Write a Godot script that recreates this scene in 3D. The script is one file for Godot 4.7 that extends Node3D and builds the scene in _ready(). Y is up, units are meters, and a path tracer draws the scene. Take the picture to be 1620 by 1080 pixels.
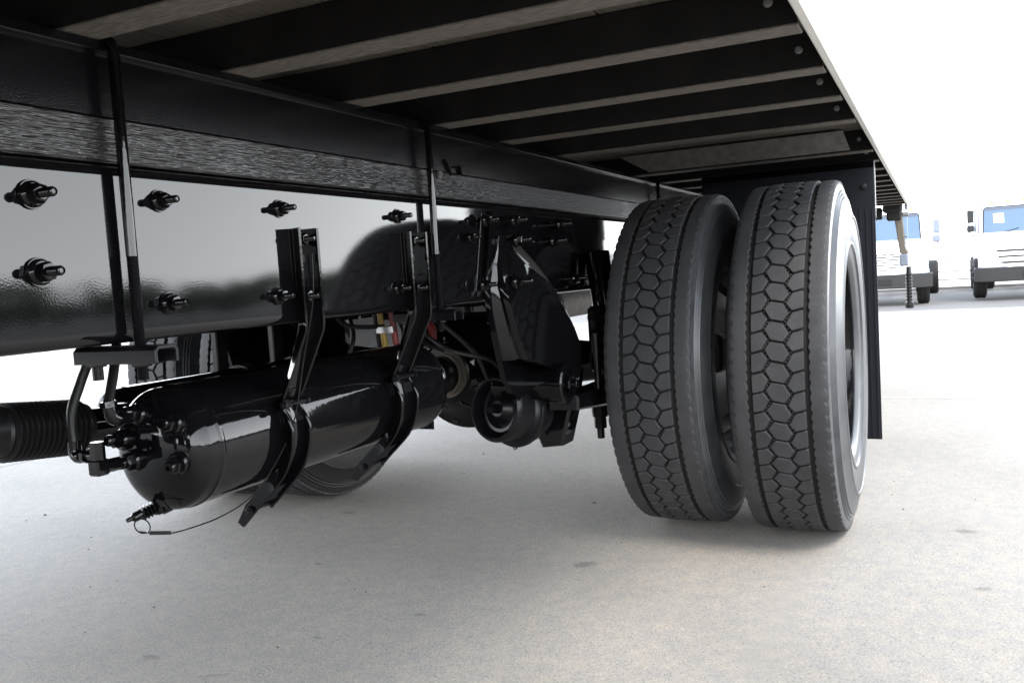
extends Node3D
# A box truck's gloss black chassis and dual rear wheels, seen from low down beside the truck, on a concrete lot.
# World: x is outward to the truck's side (camera side), y is up, -z is towards the truck's rear. Metres.

const AXLE_Z := -2.753
const BOX_Y := 1.15

var mats := {}
var rng := RandomNumberGenerator.new()

# ---------------------------------------------------------------- mesh building
class Mb:
	var t := PackedVector3Array()      # triangles, outward side counter-clockwise
	func tri(a: Vector3, b: Vector3, c: Vector3) -> void:
		t.append(a); t.append(b); t.append(c)
	func quad(a: Vector3, b: Vector3, c: Vector3, d: Vector3) -> void:
		tri(a, b, c); tri(a, c, d)
	func fix(from: int) -> void:       # turn a closed piece right side out
		var v := 0.0
		var o := t[from] if from < t.size() else Vector3.ZERO
		for i in range(from, t.size(), 3):
			v += (t[i] - o).dot((t[i + 1] - o).cross(t[i + 2] - o))
		if v < 0.0:
			for i in range(from, t.size(), 3):
				var k := t[i + 1]
				t[i + 1] = t[i + 2]
				t[i + 2] = k
	func poly_out(pts: Array, c: Vector3) -> void:
		var m := Vector3.ZERO
		for p in pts:
			m += p
		m /= pts.size()
		var n: Vector3 = (pts[1] - pts[0]).cross(pts[2] - pts[0])
		if n.dot(m - c) < 0.0:
			pts.reverse()
		for i in range(1, pts.size() - 1):
			tri(pts[0], pts[i], pts[i + 1])
	func box(c: Vector3, s: Vector3, bevel := 0.0, basis := Basis.IDENTITY) -> void:
		var h := s * 0.5
		var b := minf(bevel, minf(h.x, minf(h.y, h.z)) * 0.9)
		if b <= 0.0:
			for ax in 3:
				for sg in [-1.0, 1.0]:
					var q := []
					for k in [[-1, -1], [1, -1], [1, 1], [-1, 1]]:
						var p := Vector3.ZERO
						p[ax] = h[ax] * sg
						p[(ax + 1) % 3] = h[(ax + 1) % 3] * k[0]
						p[(ax + 2) % 3] = h[(ax + 2) % 3] * k[1]
						q.append(c + basis * p)
					poly_out(q, c)
			return
		var pt := func(sg: Vector3, ax: int) -> Vector3:
			var p := (h - Vector3.ONE * b) * sg
			p[ax] = h[ax] * sg[ax]
			return c + basis * p
		for ax in 3:
			var u := (ax + 1) % 3
			var w := (ax + 2) % 3
			for sg in [-1.0, 1.0]:
				var q := []
				for k in [[-1, -1], [1, -1], [1, 1], [-1, 1]]:
					var v := Vector3.ZERO
					v[ax] = sg; v[u] = k[0]; v[w] = k[1]
					q.append(pt.call(v, ax))
				poly_out(q, c)
			for k in [[-1, -1], [1, -1], [1, 1], [-1, 1]]:      # the edges along ax
				var v0 := Vector3.ZERO
				v0[ax] = -1; v0[u] = k[0]; v0[w] = k[1]
				var v1 := v0
				v1[ax] = 1
				poly_out([pt.call(v0, u), pt.call(v1, u), pt.call(v1, w), pt.call(v0, w)], c)
		for sx in [-1.0, 1.0]:
			for sy in [-1.0, 1.0]:
				for sz in [-1.0, 1.0]:
					var v := Vector3(sx, sy, sz)
					poly_out([pt.call(v, 0), pt.call(v, 1), pt.call(v, 2)], c)
	static func inset(poly: PackedVector2Array, d: float) -> PackedVector2Array:
		var n := poly.size()
		var area := 0.0
		for i in n:
			area += poly[i].cross(poly[(i + 1) % n])
		var s := signf(area)
		var out := PackedVector2Array()
		for i in n:
			var e0 := (poly[i] - poly[(i + n - 1) % n]).normalized()
			var e1 := (poly[(i + 1) % n] - poly[i]).normalized()
			var n0 := Vector2(-e0.y, e0.x) * s
			var n1 := Vector2(-e1.y, e1.x) * s
			var m := n0 + n1
			var l := m.length_squared()
			out.append(poly[i] + (m * (2.0 / l) if l > 0.5 else n0) * d)
		return out
	func extrude(poly: PackedVector2Array, xf: Transform3D, depth: float, bevel := 0.0) -> void:
		var from := t.size()
		var n := poly.size()
		var rings := [[poly, 0.0], [poly, depth]]
		if bevel > 0.0:
			var small := Mb.inset(poly, bevel)
			rings = [[small, 0.0], [poly, bevel], [poly, depth - bevel], [small, depth]]
		for k in rings.size() - 1:
			for i in n:
				var j := (i + 1) % n
				var a: Vector2 = rings[k][0][i]
				var b: Vector2 = rings[k][0][j]
				var c: Vector2 = rings[k + 1][0][j]
				var d: Vector2 = rings[k + 1][0][i]
				quad(xf * Vector3(a.x, a.y, rings[k][1]), xf * Vector3(b.x, b.y, rings[k][1]), xf * Vector3(c.x, c.y, rings[k + 1][1]), xf * Vector3(d.x, d.y, rings[k + 1][1]))
		var cap: PackedVector2Array = rings[0][0]
		var idx := Geometry2D.triangulate_polygon(cap)
		var ccw := 0.0
		for i in n:
			ccw += poly[i].cross(poly[(i + 1) % n])
		for i in range(0, idx.size(), 3):
			var a := cap[idx[i]]
			var b := cap[idx[i + 1]]
			var c := cap[idx[i + 2]]
			if ((b - a).cross(c - a) > 0.0) != (ccw > 0.0):
				var k := b
				b = c
				c = k
			tri(xf * Vector3(c.x, c.y, 0), xf * Vector3(b.x, b.y, 0), xf * Vector3(a.x, a.y, 0))
			tri(xf * Vector3(a.x, a.y, depth), xf * Vector3(b.x, b.y, depth), xf * Vector3(c.x, c.y, depth))
		fix(from)
	# profile of (radius, height along local y), turned about local y; ends at radius 0 or is a closed loop
	func lathe(profile: PackedVector2Array, xf: Transform3D, seg := 24, loop := false) -> void:
		var from := t.size()
		var n := profile.size()
		for i in (n if loop else n - 1):
			var p := profile[i]
			var q := profile[(i + 1) % n]
			for s in seg:
				var a0 := TAU * s / seg
				var a1 := TAU * ((s + 1) % seg) / seg
				var a := xf * Vector3(p.x * cos(a0), p.y, p.x * sin(a0))
				var b := xf * Vector3(p.x * cos(a1), p.y, p.x * sin(a1))
				var c := xf * Vector3(q.x * cos(a1), q.y, q.x * sin(a1))
				var d := xf * Vector3(q.x * cos(a0), q.y, q.x * sin(a0))
				if p.x < 1e-6:
					tri(a, c, d)
				elif q.x < 1e-6:
					tri(a, b, c)
				else:
					quad(a, b, c, d)
		fix(from)
	func rod(a: Vector3, b: Vector3, r: float, seg := 12, bev := 0.0) -> void:
		var l := (b - a).length()
		var pr := PackedVector2Array([Vector2(0, 0), Vector2(r, 0), Vector2(r, l), Vector2(0, l)])
		if bev > 0.0:
			pr = PackedVector2Array([Vector2(0, 0), Vector2(r - bev, 0), Vector2(r, bev), Vector2(r, l - bev), Vector2(r - bev, l), Vector2(0, l)])
		lathe(pr, Mb.along(a, b - a), seg)
	func tube(pts: PackedVector3Array, r: float, seg := 10, radii := PackedFloat32Array()) -> void:
		var from := t.size()
		var n := pts.size()
		var tan := (pts[1] - pts[0]).normalized()
		var u := tan.cross(Vector3(0.31, 0.87, 0.38)).normalized()
		var rings := []
		for i in n:
			var tg := (pts[mini(i + 1, n - 1)] - pts[maxi(i - 1, 0)]).normalized()
			u = (u - tg * u.dot(tg)).normalized()
			var v := tg.cross(u)
			var ring := PackedVector3Array()
			var rr := radii[i] if radii.size() else r
			for s in seg:
				var a := TAU * s / seg
				ring.append(pts[i] + (u * cos(a) + v * sin(a)) * rr)
			rings.append(ring)
		for i in n - 1:
			for s in seg:
				var k := (s + 1) % seg
				quad(rings[i][s], rings[i][k], rings[i + 1][k], rings[i + 1][s])
		for s in seg:
			var k := (s + 1) % seg
			tri(pts[0], rings[0][k], rings[0][s])
			tri(pts[n - 1], rings[n - 1][s], rings[n - 1][k])
		fix(from)
	# a solid whose sections are rings of the same number of points
	func loft(rings: Array) -> void:
		var from := t.size()
		var m: int = rings[0].size()
		for i in rings.size() - 1:
			for s in m:
				var k := (s + 1) % m
				quad(rings[i][s], rings[i][k], rings[i + 1][k], rings[i + 1][s])
		for e in [0, rings.size() - 1]:
			var c := Vector3.ZERO
			for p in rings[e]:
				c += p
			c /= m
			for s in m:
				var k := (s + 1) % m
				if e == 0:
					tri(c, rings[e][k], rings[e][s])
				else:
					tri(c, rings[e][s], rings[e][k])
		fix(from)
	static func along(at: Vector3, dir: Vector3) -> Transform3D:
		var y := dir.normalized()
		var x := y.cross(Vector3(0, 0, 1))
		if x.length() < 0.01:
			x = y.cross(Vector3(1, 0, 0))
		x = x.normalized()
		return Transform3D(Basis(x, y, x.cross(y)), at)
	func mesh(crease := 38.0) -> ArrayMesh:
		var lim := cos(deg_to_rad(crease))
		var nf := t.size() / 3
		var fn := PackedVector3Array()
		fn.resize(nf)
		var at := {}
		var key := []
		key.resize(t.size())
		for f in nf:
			fn[f] = (t[f * 3 + 1] - t[f * 3]).cross(t[f * 3 + 2] - t[f * 3])
			for k in 3:
				var p := t[f * 3 + k]
				var h := Vector3i((p * 50000.0).round())
				key[f * 3 + k] = h
				if at.has(h):
					at[h].append(f)
				else:
					at[h] = PackedInt32Array([f])
		var vs := PackedVector3Array()
		var ns := PackedVector3Array()
		for f in nf:
			if fn[f].length_squared() < 1e-22:
				continue
			var fu := fn[f].normalized()
			for k in [0, 2, 1]:                                  # Godot's front faces run clockwise
				var s := Vector3.ZERO
				for g in at[key[f * 3 + k]]:
					var l := fn[g].length()
					if l > 1e-11 and fn[g].dot(fu) >= lim * l:
						s += fn[g]
				vs.append(t[f * 3 + k])
				ns.append(s.normalized())
		var ar := []
		ar.resize(Mesh.ARRAY_MAX)
		ar[Mesh.ARRAY_VERTEX] = vs
		ar[Mesh.ARRAY_NORMAL] = ns
		var m := ArrayMesh.new()
		m.add_surface_from_arrays(Mesh.PRIMITIVE_TRIANGLES, ar)
		return m

func node(called: String, parent: Node = self) -> Node3D:
	var n := Node3D.new()
	n.name = fresh(called, parent)
	parent.add_child(n, true)
	return n

func fresh(called: String, parent: Node) -> String:
	if not parent.has_node(NodePath(called)):
		return called
	var k := 1
	while parent.has_node(NodePath("%s_%03d" % [called, k])):
		k += 1
	return "%s_%03d" % [called, k]

func put(called: String, m: Mesh, mat: Material, parent: Node = self, xf := Transform3D()) -> MeshInstance3D:
	var n := MeshInstance3D.new()
	n.name = fresh(called, parent)
	n.mesh = m
	n.material_override = mat
	n.transform = xf
	parent.add_child(n, true)
	return n

func obj(called: String, b: Mb, mat: Material, parent: Node = self, crease := 38.0) -> MeshInstance3D:
	return put(called, b.mesh(crease), mat, parent)

func tag(n: Node, label: String, category := "", group := "", kind := "") -> Node:
	if label: n.set_meta("label", label)
	if category: n.set_meta("category", category)
	if group: n.set_meta("group", group)
	if kind: n.set_meta("kind", kind)
	return n

func v2(a: Array) -> PackedVector2Array:
	var o := PackedVector2Array()
	for i in range(0, a.size(), 2):
		o.append(Vector2(a[i], a[i + 1]))
	return o

func v3(a: Array) -> PackedVector3Array:
	var o := PackedVector3Array()
	for i in range(0, a.size(), 3):
		o.append(Vector3(a[i], a[i + 1], a[i + 2]))
	return o

func smooth_path(a: Array, per := 6) -> PackedVector3Array:      # Catmull-Rom through the points
	var p := v3(a)
	var o := PackedVector3Array()
	for i in p.size() - 1:
		for k in per:
			o.append(p[i].cubic_interpolate(p[i + 1], p[maxi(i - 1, 0)], p[mini(i + 2, p.size() - 1)], float(k) / per))
	o.append(p[p.size() - 1])
	return o

func rounded(poly: PackedVector2Array, radii: Array, steps := 4) -> PackedVector2Array:
	var o := PackedVector2Array()
	var n := poly.size()
	for i in n:
		var r: float = radii[i]
		if r <= 0.0:
			o.append(poly[i])
			continue
		var a := (poly[(i + n - 1) % n] - poly[i]).normalized()
		var b := (poly[(i + 1) % n] - poly[i]).normalized()
		var half := acos(clampf(a.dot(b), -1, 1)) / 2.0
		var l := r / tan(half)
		for k in steps + 1:
			var s := float(k) / steps
			var p0 := poly[i] + a * l
			var p1 := poly[i] + b * l
			o.append(p0.lerp(poly[i], s).lerp(poly[i].lerp(p1, s), s))
	return o

# ---------------------------------------------------------------- materials
func grey(l: float) -> Color:
	return Color(l, l, l).linear_to_srgb()

func lin(r: float, g: float, b: float) -> Color:
	return Color(r, g, b).linear_to_srgb()

func noise(seed_: int, freq: float, oct := 4, kind := FastNoiseLite.TYPE_SIMPLEX_SMOOTH) -> FastNoiseLite:
	var n := FastNoiseLite.new()
	n.seed = seed_
	n.frequency = freq
	n.noise_type = kind
	n.fractal_octaves = oct
	return n

func noise_tex(seed_: int, freq: float, size: int, stops: Array, oct := 4, bump := 0.0) -> NoiseTexture2D:
	var t := NoiseTexture2D.new()
	t.width = size
	t.height = size
	t.seamless = true
	t.noise = noise(seed_, freq, oct)
	if bump > 0.0:
		t.as_normal_map = true
		t.bump_strength = bump
	elif stops.size():
		var g := Gradient.new()
		var off := PackedFloat32Array()
		var col := PackedColorArray()
		for s in stops:
			off.append(s[0])
			col.append(s[1])
		g.offsets = off
		g.colors = col
		t.color_ramp = g
	return t

func mat(called: String, col: Color, rough: float, metal := 0.0) -> StandardMaterial3D:
	var m := StandardMaterial3D.new()
	m.resource_name = called
	m.albedo_color = col
	m.roughness = rough
	m.metallic = metal
	mats[called] = m
	return m

func tri(m: StandardMaterial3D, scale: Vector3, world := true) -> StandardMaterial3D:
	m.uv1_triplanar = true
	m.uv1_world_triplanar = world
	m.uv1_scale = scale
	m.uv1_triplanar_sharpness = 4.0
	return m

func make_materials() -> void:
	var ripple := noise_tex(3, 0.02, 512, [], 3, 2.0)
	var rough_t := noise_tex(5, 0.012, 512, [[0.0, grey(0.35)], [0.55, grey(0.6)], [1.0, grey(1.0)]], 5)
	var gloss := tri(mat("gloss_paint", lin(0.0025, 0.0025, 0.003), 0.06), Vector3.ONE * 5.0)
	gloss.metallic_specular = 0.4
	gloss.normal_enabled = true
	gloss.normal_texture = ripple
	gloss.normal_scale = 0.08
	var rail := tri(mat("rail_paint", lin(0.003, 0.003, 0.0035), 0.05), Vector3.ONE * 4.0)
	rail.heightmap_enabled = true
	rail.heightmap_texture = noise_tex(8, 0.13, 512, [], 3)
	rail.heightmap_scale = 0.0014
	rail.metallic_specular = 0.44
	var timber := tri(mat("timber_paint", lin(0.006, 0.006, 0.007), 0.28), Vector3(6.0, 11.0, 0.5))
	timber.heightmap_enabled = true
	timber.heightmap_texture = noise_tex(11, 0.06, 512, [], 5)
	timber.heightmap_scale = 0.18
	timber.metallic_specular = 0.85
	var sill := tri(mat("sill_paint", lin(0.004, 0.004, 0.005), 0.18), Vector3.ONE * 5.0)
	sill.metallic_specular = 0.4
	sill.heightmap_enabled = true
	sill.heightmap_texture = noise_tex(13, 0.12, 512, [], 4)
	sill.heightmap_scale = 0.014
	mat("steel_black", lin(0.004, 0.004, 0.005), 0.3).metallic_specular = 0.32
	var dull := tri(mat("dull_black", lin(0.018, 0.017, 0.017), 0.55), Vector3.ONE * 2.0)
	dull.albedo_texture = noise_tex(17, 0.02, 256, [[0.0, grey(0.6)], [0.6, grey(0.85)], [0.8, Color(1, 1, 1)], [1.0, lin(1.0, 0.8, 0.6)]], 4)
	dull.albedo_color = lin(0.014, 0.013, 0.0125)
	dull.metallic_specular = 0.3
	var flange := tri(mat("worn_flange", lin(0.15, 0.132, 0.115), 0.7), Vector3(2.0, 2.0, 9.0))
	flange.albedo_texture = noise_tex(19, 0.03, 512, [[0.0, grey(0.45)], [0.45, grey(0.75)], [0.7, Color(1, 1, 1)], [1.0, Color(1, 1, 1)]], 5)
	var floor_m := tri(mat("floor_wood", lin(0.11, 0.092, 0.074), 0.8), Vector3(8.0, 8.0, 0.7))
	floor_m.albedo_texture = noise_tex(23, 0.03, 512, [[0.0, grey(0.4)], [0.5, grey(0.8)], [1.0, Color(1, 1, 1)]], 5)
	var galv := tri(mat("galvanised_plate", lin(0.2, 0.19, 0.17), 0.55), Vector3.ONE * 2.5)
	galv.albedo_texture = noise_tex(29, 0.02, 512, [[0.0, grey(0.45)], [0.5, grey(0.75)], [1.0, Color(1, 1, 1)]], 5)
	galv.metallic = 0.0
	mat("white_panel", grey(0.8), 0.4)
	mat("cream_rail", lin(0.78, 0.765, 0.72), 0.5)
	mat("rivet_grey", grey(0.35), 0.5)
	mat("bolt_head", grey(0.16), 0.5)
	mat("bare_steel", grey(0.25), 0.35, 0.9)
	var rubber := tri(mat("tyre_rubber", lin(0.035, 0.035, 0.038), 0.7), Vector3.ONE * 3.0, false)
	rubber.albedo_texture = noise_tex(31, 0.16, 512, [[0.0, grey(0.25)], [0.38, grey(0.5)], [0.6, grey(0.68)], [0.75, grey(0.9)], [1.0, lin(1.0, 0.95, 0.88)]], 4)
	rubber.uv2_triplanar = true
	rubber.uv2_scale = Vector3.ONE * 1.3
	rubber.detail_enabled = true
	rubber.detail_uv_layer = BaseMaterial3D.DETAIL_UV_2
	rubber.detail_blend_mode = BaseMaterial3D.BLEND_MODE_MUL
	rubber.detail_albedo = noise_tex(33, 0.018, 512, [[0.0, grey(0.55)], [0.4, grey(0.7)], [0.6, grey(0.9)], [0.72, Color(1, 1, 1)], [1.0, lin(1.0, 0.95, 0.87)]], 5)
	rubber.heightmap_enabled = true
	rubber.heightmap_texture = noise_tex(37, 0.22, 512, [], 3)
	rubber.heightmap_scale = 0.012
	var side := tri(mat("sidewall_rubber", lin(0.05, 0.052, 0.056), 0.34), Vector3.ONE * 2.0, false)
	side.albedo_texture = noise_tex(41, 0.012, 512, [[0.0, grey(0.55)], [0.5, grey(0.85)], [1.0, Color(1, 1, 1)]], 5)
	mat("groove_rubber", lin(0.012, 0.012, 0.012), 0.8).metallic_specular = 0.3
	side.metallic_specular = 0.42
	var grime := mat("grimy_rubber", lin(0.016, 0.015, 0.014), 0.6)
	grime.metallic_specular = 0.3
	mat("soft_rubber", lin(0.007, 0.007, 0.0075), 0.4).metallic_specular = 0.35
	mat("flap_rubber", lin(0.006, 0.0065, 0.009), 0.5).metallic_specular = 0.25
	var wheel := tri(mat("wheel_grey", lin(0.17, 0.165, 0.16), 0.6), Vector3.ONE * 3.0, false)
	wheel.albedo_texture = noise_tex(43, 0.02, 256, [[0.0, grey(0.5)], [1.0, Color(1, 1, 1)]], 4)
	var drum := tri(mat("rough_iron", lin(0.09, 0.08, 0.072), 0.75), Vector3.ONE * 3.0, false)
	drum.albedo_texture = wheel.albedo_texture
	mat("hose_black", lin(0.007, 0.007, 0.007), 0.4).metallic_specular = 0.35
	mat("hose_red", lin(0.14, 0.012, 0.014), 0.4)
	mat("hose_yellow", lin(0.22, 0.15, 0.02), 0.4)
	mat("tan_steel", lin(0.085, 0.072, 0.056), 0.6)
	mat("pale_steel", lin(0.13, 0.15, 0.19), 0.5)
	# concrete
	var con := tri(mat("concrete", lin(0.39, 0.36, 0.323), 0.85), Vector3.ONE * 0.5)
	con.albedo_texture = concrete_texture(77)
	con.uv2_triplanar = true
	con.uv2_world_triplanar = true
	con.uv2_scale = Vector3.ONE * 0.131
	con.detail_enabled = true
	con.detail_uv_layer = BaseMaterial3D.DETAIL_UV_2
	con.detail_blend_mode = BaseMaterial3D.BLEND_MODE_MUL
	con.detail_albedo = noise_tex(53, 0.014, 512, [[0.0, grey(0.78)], [0.5, grey(0.92)], [1.0, Color(1, 1, 1)]], 6)
	con.heightmap_enabled = true
	con.heightmap_texture = noise_tex(59, 0.3, 1024, [], 4)
	con.heightmap_scale = 0.02
	var asp := tri(mat("asphalt", lin(0.17, 0.163, 0.155), 0.9), Vector3.ONE * 0.5)
	asp.albedo_texture = con.albedo_texture
	mat("joint_filler", lin(0.12, 0.11, 0.1), 0.9)
	mat("pebble", lin(0.06, 0.055, 0.05), 0.8)
	# background
	var tw := mat("truck_white", grey(0.82), 0.25)
	tw.clearcoat_enabled = true
	mat("wall_white", grey(0.78), 0.5)
	mat("plastic_black", grey(0.02), 0.45).metallic_specular = 0.22
	mat("plastic_grey", grey(0.03), 0.5).metallic_specular = 0.22
	mat("paper", grey(0.85), 0.8)
	mat("amber", lin(0.7, 0.25, 0.04), 0.3)
	mat("lens", lin(0.35, 0.42, 0.5), 0.1)
	mat("cab_trim", lin(0.05, 0.06, 0.08), 0.7)
	mat("screen_blue", lin(0.075, 0.11, 0.155), 0.05)
	mat("purple_pole", lin(0.1, 0.08, 0.14), 0.4)
	var gl := mat("glass", Color(0.55, 0.75, 0.9, 0.12), 0.05)
	gl.transparency = BaseMaterial3D.TRANSPARENCY_ALPHA
	var leaf := tri(mat("leaf_green", lin(0.05, 0.075, 0.03), 0.8), Vector3.ONE * 0.5)
	leaf.albedo_texture = noise_tex(61, 0.05, 256, [[0.0, grey(0.4)], [1.0, Color(1, 1, 1)]], 4)

func concrete_texture(seed_: int) -> ImageTexture:
	var s := 1024
	var a := noise(seed_, 0.35, 2).get_seamless_image(s, s)
	var b := noise(seed_ + 1, 0.03, 5).get_seamless_image(s, s)
	var c := noise(seed_ + 2, 0.11, 3).get_seamless_image(s, s)
	var da := a.get_data()
	var db := b.get_data()
	var dc := c.get_data()
	var o := PackedByteArray()
	o.resize(s * s * 3)
	for i in s * s:
		var f := da[i] / 255.0
		var m := db[i] / 255.0
		var g := dc[i] / 255.0
		var v := 0.80 + 0.28 * (f - 0.5) + 0.07 * (m - 0.5) + 0.08 * (g - 0.5)
		if f < 0.2 and g < 0.42:
			v -= 0.22
		if f > 0.86:
			v += 0.09
		var w := m - 0.5
		o[i * 3] = int(clampf(v * (1.0 + 0.03 * w), 0, 1) * 255)
		o[i * 3 + 1] = int(clampf(v, 0, 1) * 255)
		o[i * 3 + 2] = int(clampf(v * (1.0 - 0.05 * w), 0, 1) * 255)
	var im := Image.create_from_data(s, s, false, Image.FORMAT_RGB8, o)
	return ImageTexture.create_from_image(im)

# ---------------------------------------------------------------- scene
func _ready() -> void:
	rng.seed = 20240
	# camera
	var cam := Camera3D.new()
	cam.name = "camera"
	add_child(cam)
	cam.fov = 42.375
	cam.near = 0.05
	cam.far = 900.0
	var right := Vector3(0.90082334, -0.06193422, -0.42974581)
	var up := Vector3(0.02428773, 0.99541218, -0.09254569)
	cam.transform = Transform3D(Basis(right, up, right.cross(up)).orthonormalized(), Vector3(1.43443, 0.79987, 0.0))
	cam.current = true
	# sky, light, exposure
	var env := Environment.new()
	env.background_mode = Environment.BG_SKY
	var sm := ProceduralSkyMaterial.new()
	sm.sky_horizon_color = lin(0.95, 0.98, 1.0)
	sm.sky_top_color = lin(0.15, 0.19, 0.26)
	sm.sky_curve = 0.35
	sm.sky_energy_multiplier = 1.0
	sm.ground_horizon_color = lin(0.12, 0.12, 0.12)
	sm.ground_bottom_color = lin(0.1, 0.1, 0.1)
	sm.sun_angle_max = 1.0
	var sky := Sky.new()
	sky.sky_material = sm
	env.sky = sky
	env.tonemap_mode = Environment.TONE_MAPPER_LINEAR
	env.tonemap_exposure = 11.5
	env.sdfgi_enabled = true
	env.ssao_enabled = true
	env.ssil_enabled = true
	var we := WorldEnvironment.new()
	we.name = "environment"
	we.environment = env
	add_child(we)
	var sun := DirectionalLight3D.new()
	sun.name = "sun"
	sun.light_energy = 0.15
	sun.light_angular_distance = 20.0
	sun.light_color = Color(1.0, 0.97, 0.92)
	sun.shadow_enabled = true
	sun.sky_mode = DirectionalLight3D.SKY_MODE_LIGHT_ONLY
	add_child(sun)
	sun.look_at_from_position(Vector3(6, 10, 5), Vector3.ZERO)

	make_materials()
	build_ground()
	build_background()
	build_truck()
	build_litter()

# ---------------------------------------------------------------- setting
func ground_y(z: float) -> float:
	if z > -5.24:
		return 0.0
	if z < -20.0:
		return -0.41
	return -0.41 * (-5.24 - z) / 14.76

func build_ground() -> void:
	var b := Mb.new()
	var rows := [400.0, -5.24, -12.0, -20.0, -60.0, -600.0]
	var cols := [-500.0, -40.0, 40.0, 500.0]
	for i in rows.size() - 1:
		for k in cols.size() - 1:
			var p := func(x: float, z: float) -> Vector3: return Vector3(x, ground_y(z) - 0.03, z)
			b.quad(p.call(cols[k], rows[i]), p.call(cols[k + 1], rows[i]), p.call(cols[k + 1], rows[i + 1]), p.call(cols[k], rows[i + 1]))
	var g := obj("ground", b, mats.asphalt)
	tag(g, "concrete lot with slabs, joints and an asphalt strip under the far trucks", "", "", "structure")
	# slabs, 6.0 by 4.75 m, laid to the fall of the lot
	var w := 6.0
	var l := 4.75
	for ix in range(-6, 7):
		for iz in range(-3, 6):
			var x0 := -2.85 + ix * w
			var z0 := -0.49 - (iz - 1) * l + 0.0
			var z1 := z0 - l
			if z0 - l < -20.2:
				z1 = -20.0
			if z0 <= -19.6:
				continue
			var s := Mb.new()
			var gap := 0.004
			var bev := 0.005
			var top := []
			var mid := []
			var low := []
			for c in [[x0 + gap, z0 - gap, 1, -1], [x0 + w - gap, z0 - gap, -1, -1], [x0 + w - gap, z1 + gap, -1, 1], [x0 + gap, z1 + gap, 1, 1]]:
				top.append(Vector3(c[0] + c[2] * bev, ground_y(c[1]), c[1] + c[3] * bev))
				mid.append(Vector3(c[0], ground_y(c[1]) - bev, c[1]))
				low.append(Vector3(c[0], ground_y(c[1]) - 0.12, c[1]))
			s.loft([top, mid, low])
			obj("concrete_slab", s, mats.concrete, g, 20.0)

func build_litter() -> void:
	# grit and small chips lying on the concrete
	var r := RandomNumberGenerator.new()
	r.seed = 77
	var b := Mb.new()
	for i in 120:
		var x := r.randf_range(-2.4, 2.6)
		var z := r.randf_range(-4.8, -1.25)
		var s := r.randf_range(0.0012, 0.003) * (2.0 if i % 17 == 0 else 1.0)
		var pr := PackedVector2Array()
		for k in 6:
			var a := TAU * k / 6.0
			pr.append(Vector2(cos(a), sin(a)) * s * r.randf_range(0.6, 1.3))
		b.extrude(pr, Transform3D(Basis(Vector3.UP, r.randf() * TAU) * Basis(Vector3.RIGHT, -PI / 2), Vector3(x, 0.0005, z)), s * 0.7, s * 0.2)
	tag(obj("grit", b, mats.pebble, self, 20.0), "dark grit and tiny chips scattered over the concrete", "grit", "", "stuff")
	# oil marks: thin stains on the concrete
	var im := Image.create(128, 128, false, Image.FORMAT_RGBA8)
	var nz := noise(5, 0.05, 4)
	for y in 128:
		for x in 128:
			var d := Vector2(x - 63.5, y - 63.5).length() / 64.0
			var a := clampf((0.78 - d + nz.get_noise_2d(x, y) * 0.55) * 3.0, 0, 1)
			im.set_pixel(x, y, Color(1, 1, 1, a * 0.4))
	var tex := ImageTexture.create_from_image(im)
	var sm := mat("stain", lin(0.09, 0.088, 0.085), 0.8)
	sm.albedo_texture = tex
	sm.transparency = BaseMaterial3D.TRANSPARENCY_ALPHA
	var ground := get_node("ground")
	for s in [[-0.03, -1.26, 0.05, 0.014, 0.35], [0.045, -1.33, 0.055, 0.006, 0.5], [-0.17, -1.36, 0.03, 0.013, 0.2], [0.3, -1.75, 0.02, 0.008, 0.4], [0.14, -1.56, 0.016, 0.007, 0.0], [1.5, -2.75, 0.045, 0.018, 0.0], [1.52, -2.28, 0.03, 0.012, 0.3], [-0.45, -2.5, 0.04, 0.012, 0.2], [-1.3, -2.4, 0.03, 0.01, 0.1], [0.55, -2.2, 0.05, 0.03, 0.6], [1.25, -1.55, 0.025, 0.01, 0.2], [-0.2, -2.0, 0.02, 0.01, 0.0]]:
		var q := PlaneMesh.new()
		q.size = Vector2(s[2] * 2.0, s[3] * 2.0)
		put("oil_stain", q, sm, ground, Transform3D(Basis(Vector3.UP, s[4]), Vector3(s[0], 0.004, s[1])))

func build_background() -> void:
	build_wall()
	build_other_truck("parked_truck", "white truck with a white sheet in its blue windshield, before the siding wall", Vector3(3.47, -0.41, -23.2), 0)
	build_other_truck("parked_truck", "white truck with finely slotted grille, half hidden behind the mud flap", Vector3(0.25, -0.44, -22.5), 1)
	# trees along the lot's edge on the camera's side: mirrored in the gloss black rail
	var b := Mb.new()
	var r := RandomNumberGenerator.new()
	r.seed = 91
	for i in 60:
		var z := -36.0 + i * 1.2 + r.randf_range(-0.6, 0.6)
		var h := r.randf_range(0.4, 1.6) * (1.7 if i % 9 == 0 else 1.0)
		var x := 26.0 + r.randf_range(-1.5, 1.5)
		for k in 60:
			var p := Vector3(x + r.randfn(0, 0.7), h * sqrt(r.randf()), z + r.randfn(0, 0.8))
			var s := r.randf_range(0.15, 0.4)
			var u := Vector3(r.randfn(), r.randfn(), r.randfn()).normalized() * s
			var v := Vector3(r.randfn(), r.randfn(), r.randfn()).normalized() * s
			b.quad(p - u, p - v, p + u, p + v)
	tag(obj("treeline", b, mats.leaf_green), "low green tree line along the edge of the lot", "treeline", "", "stuff")

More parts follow.
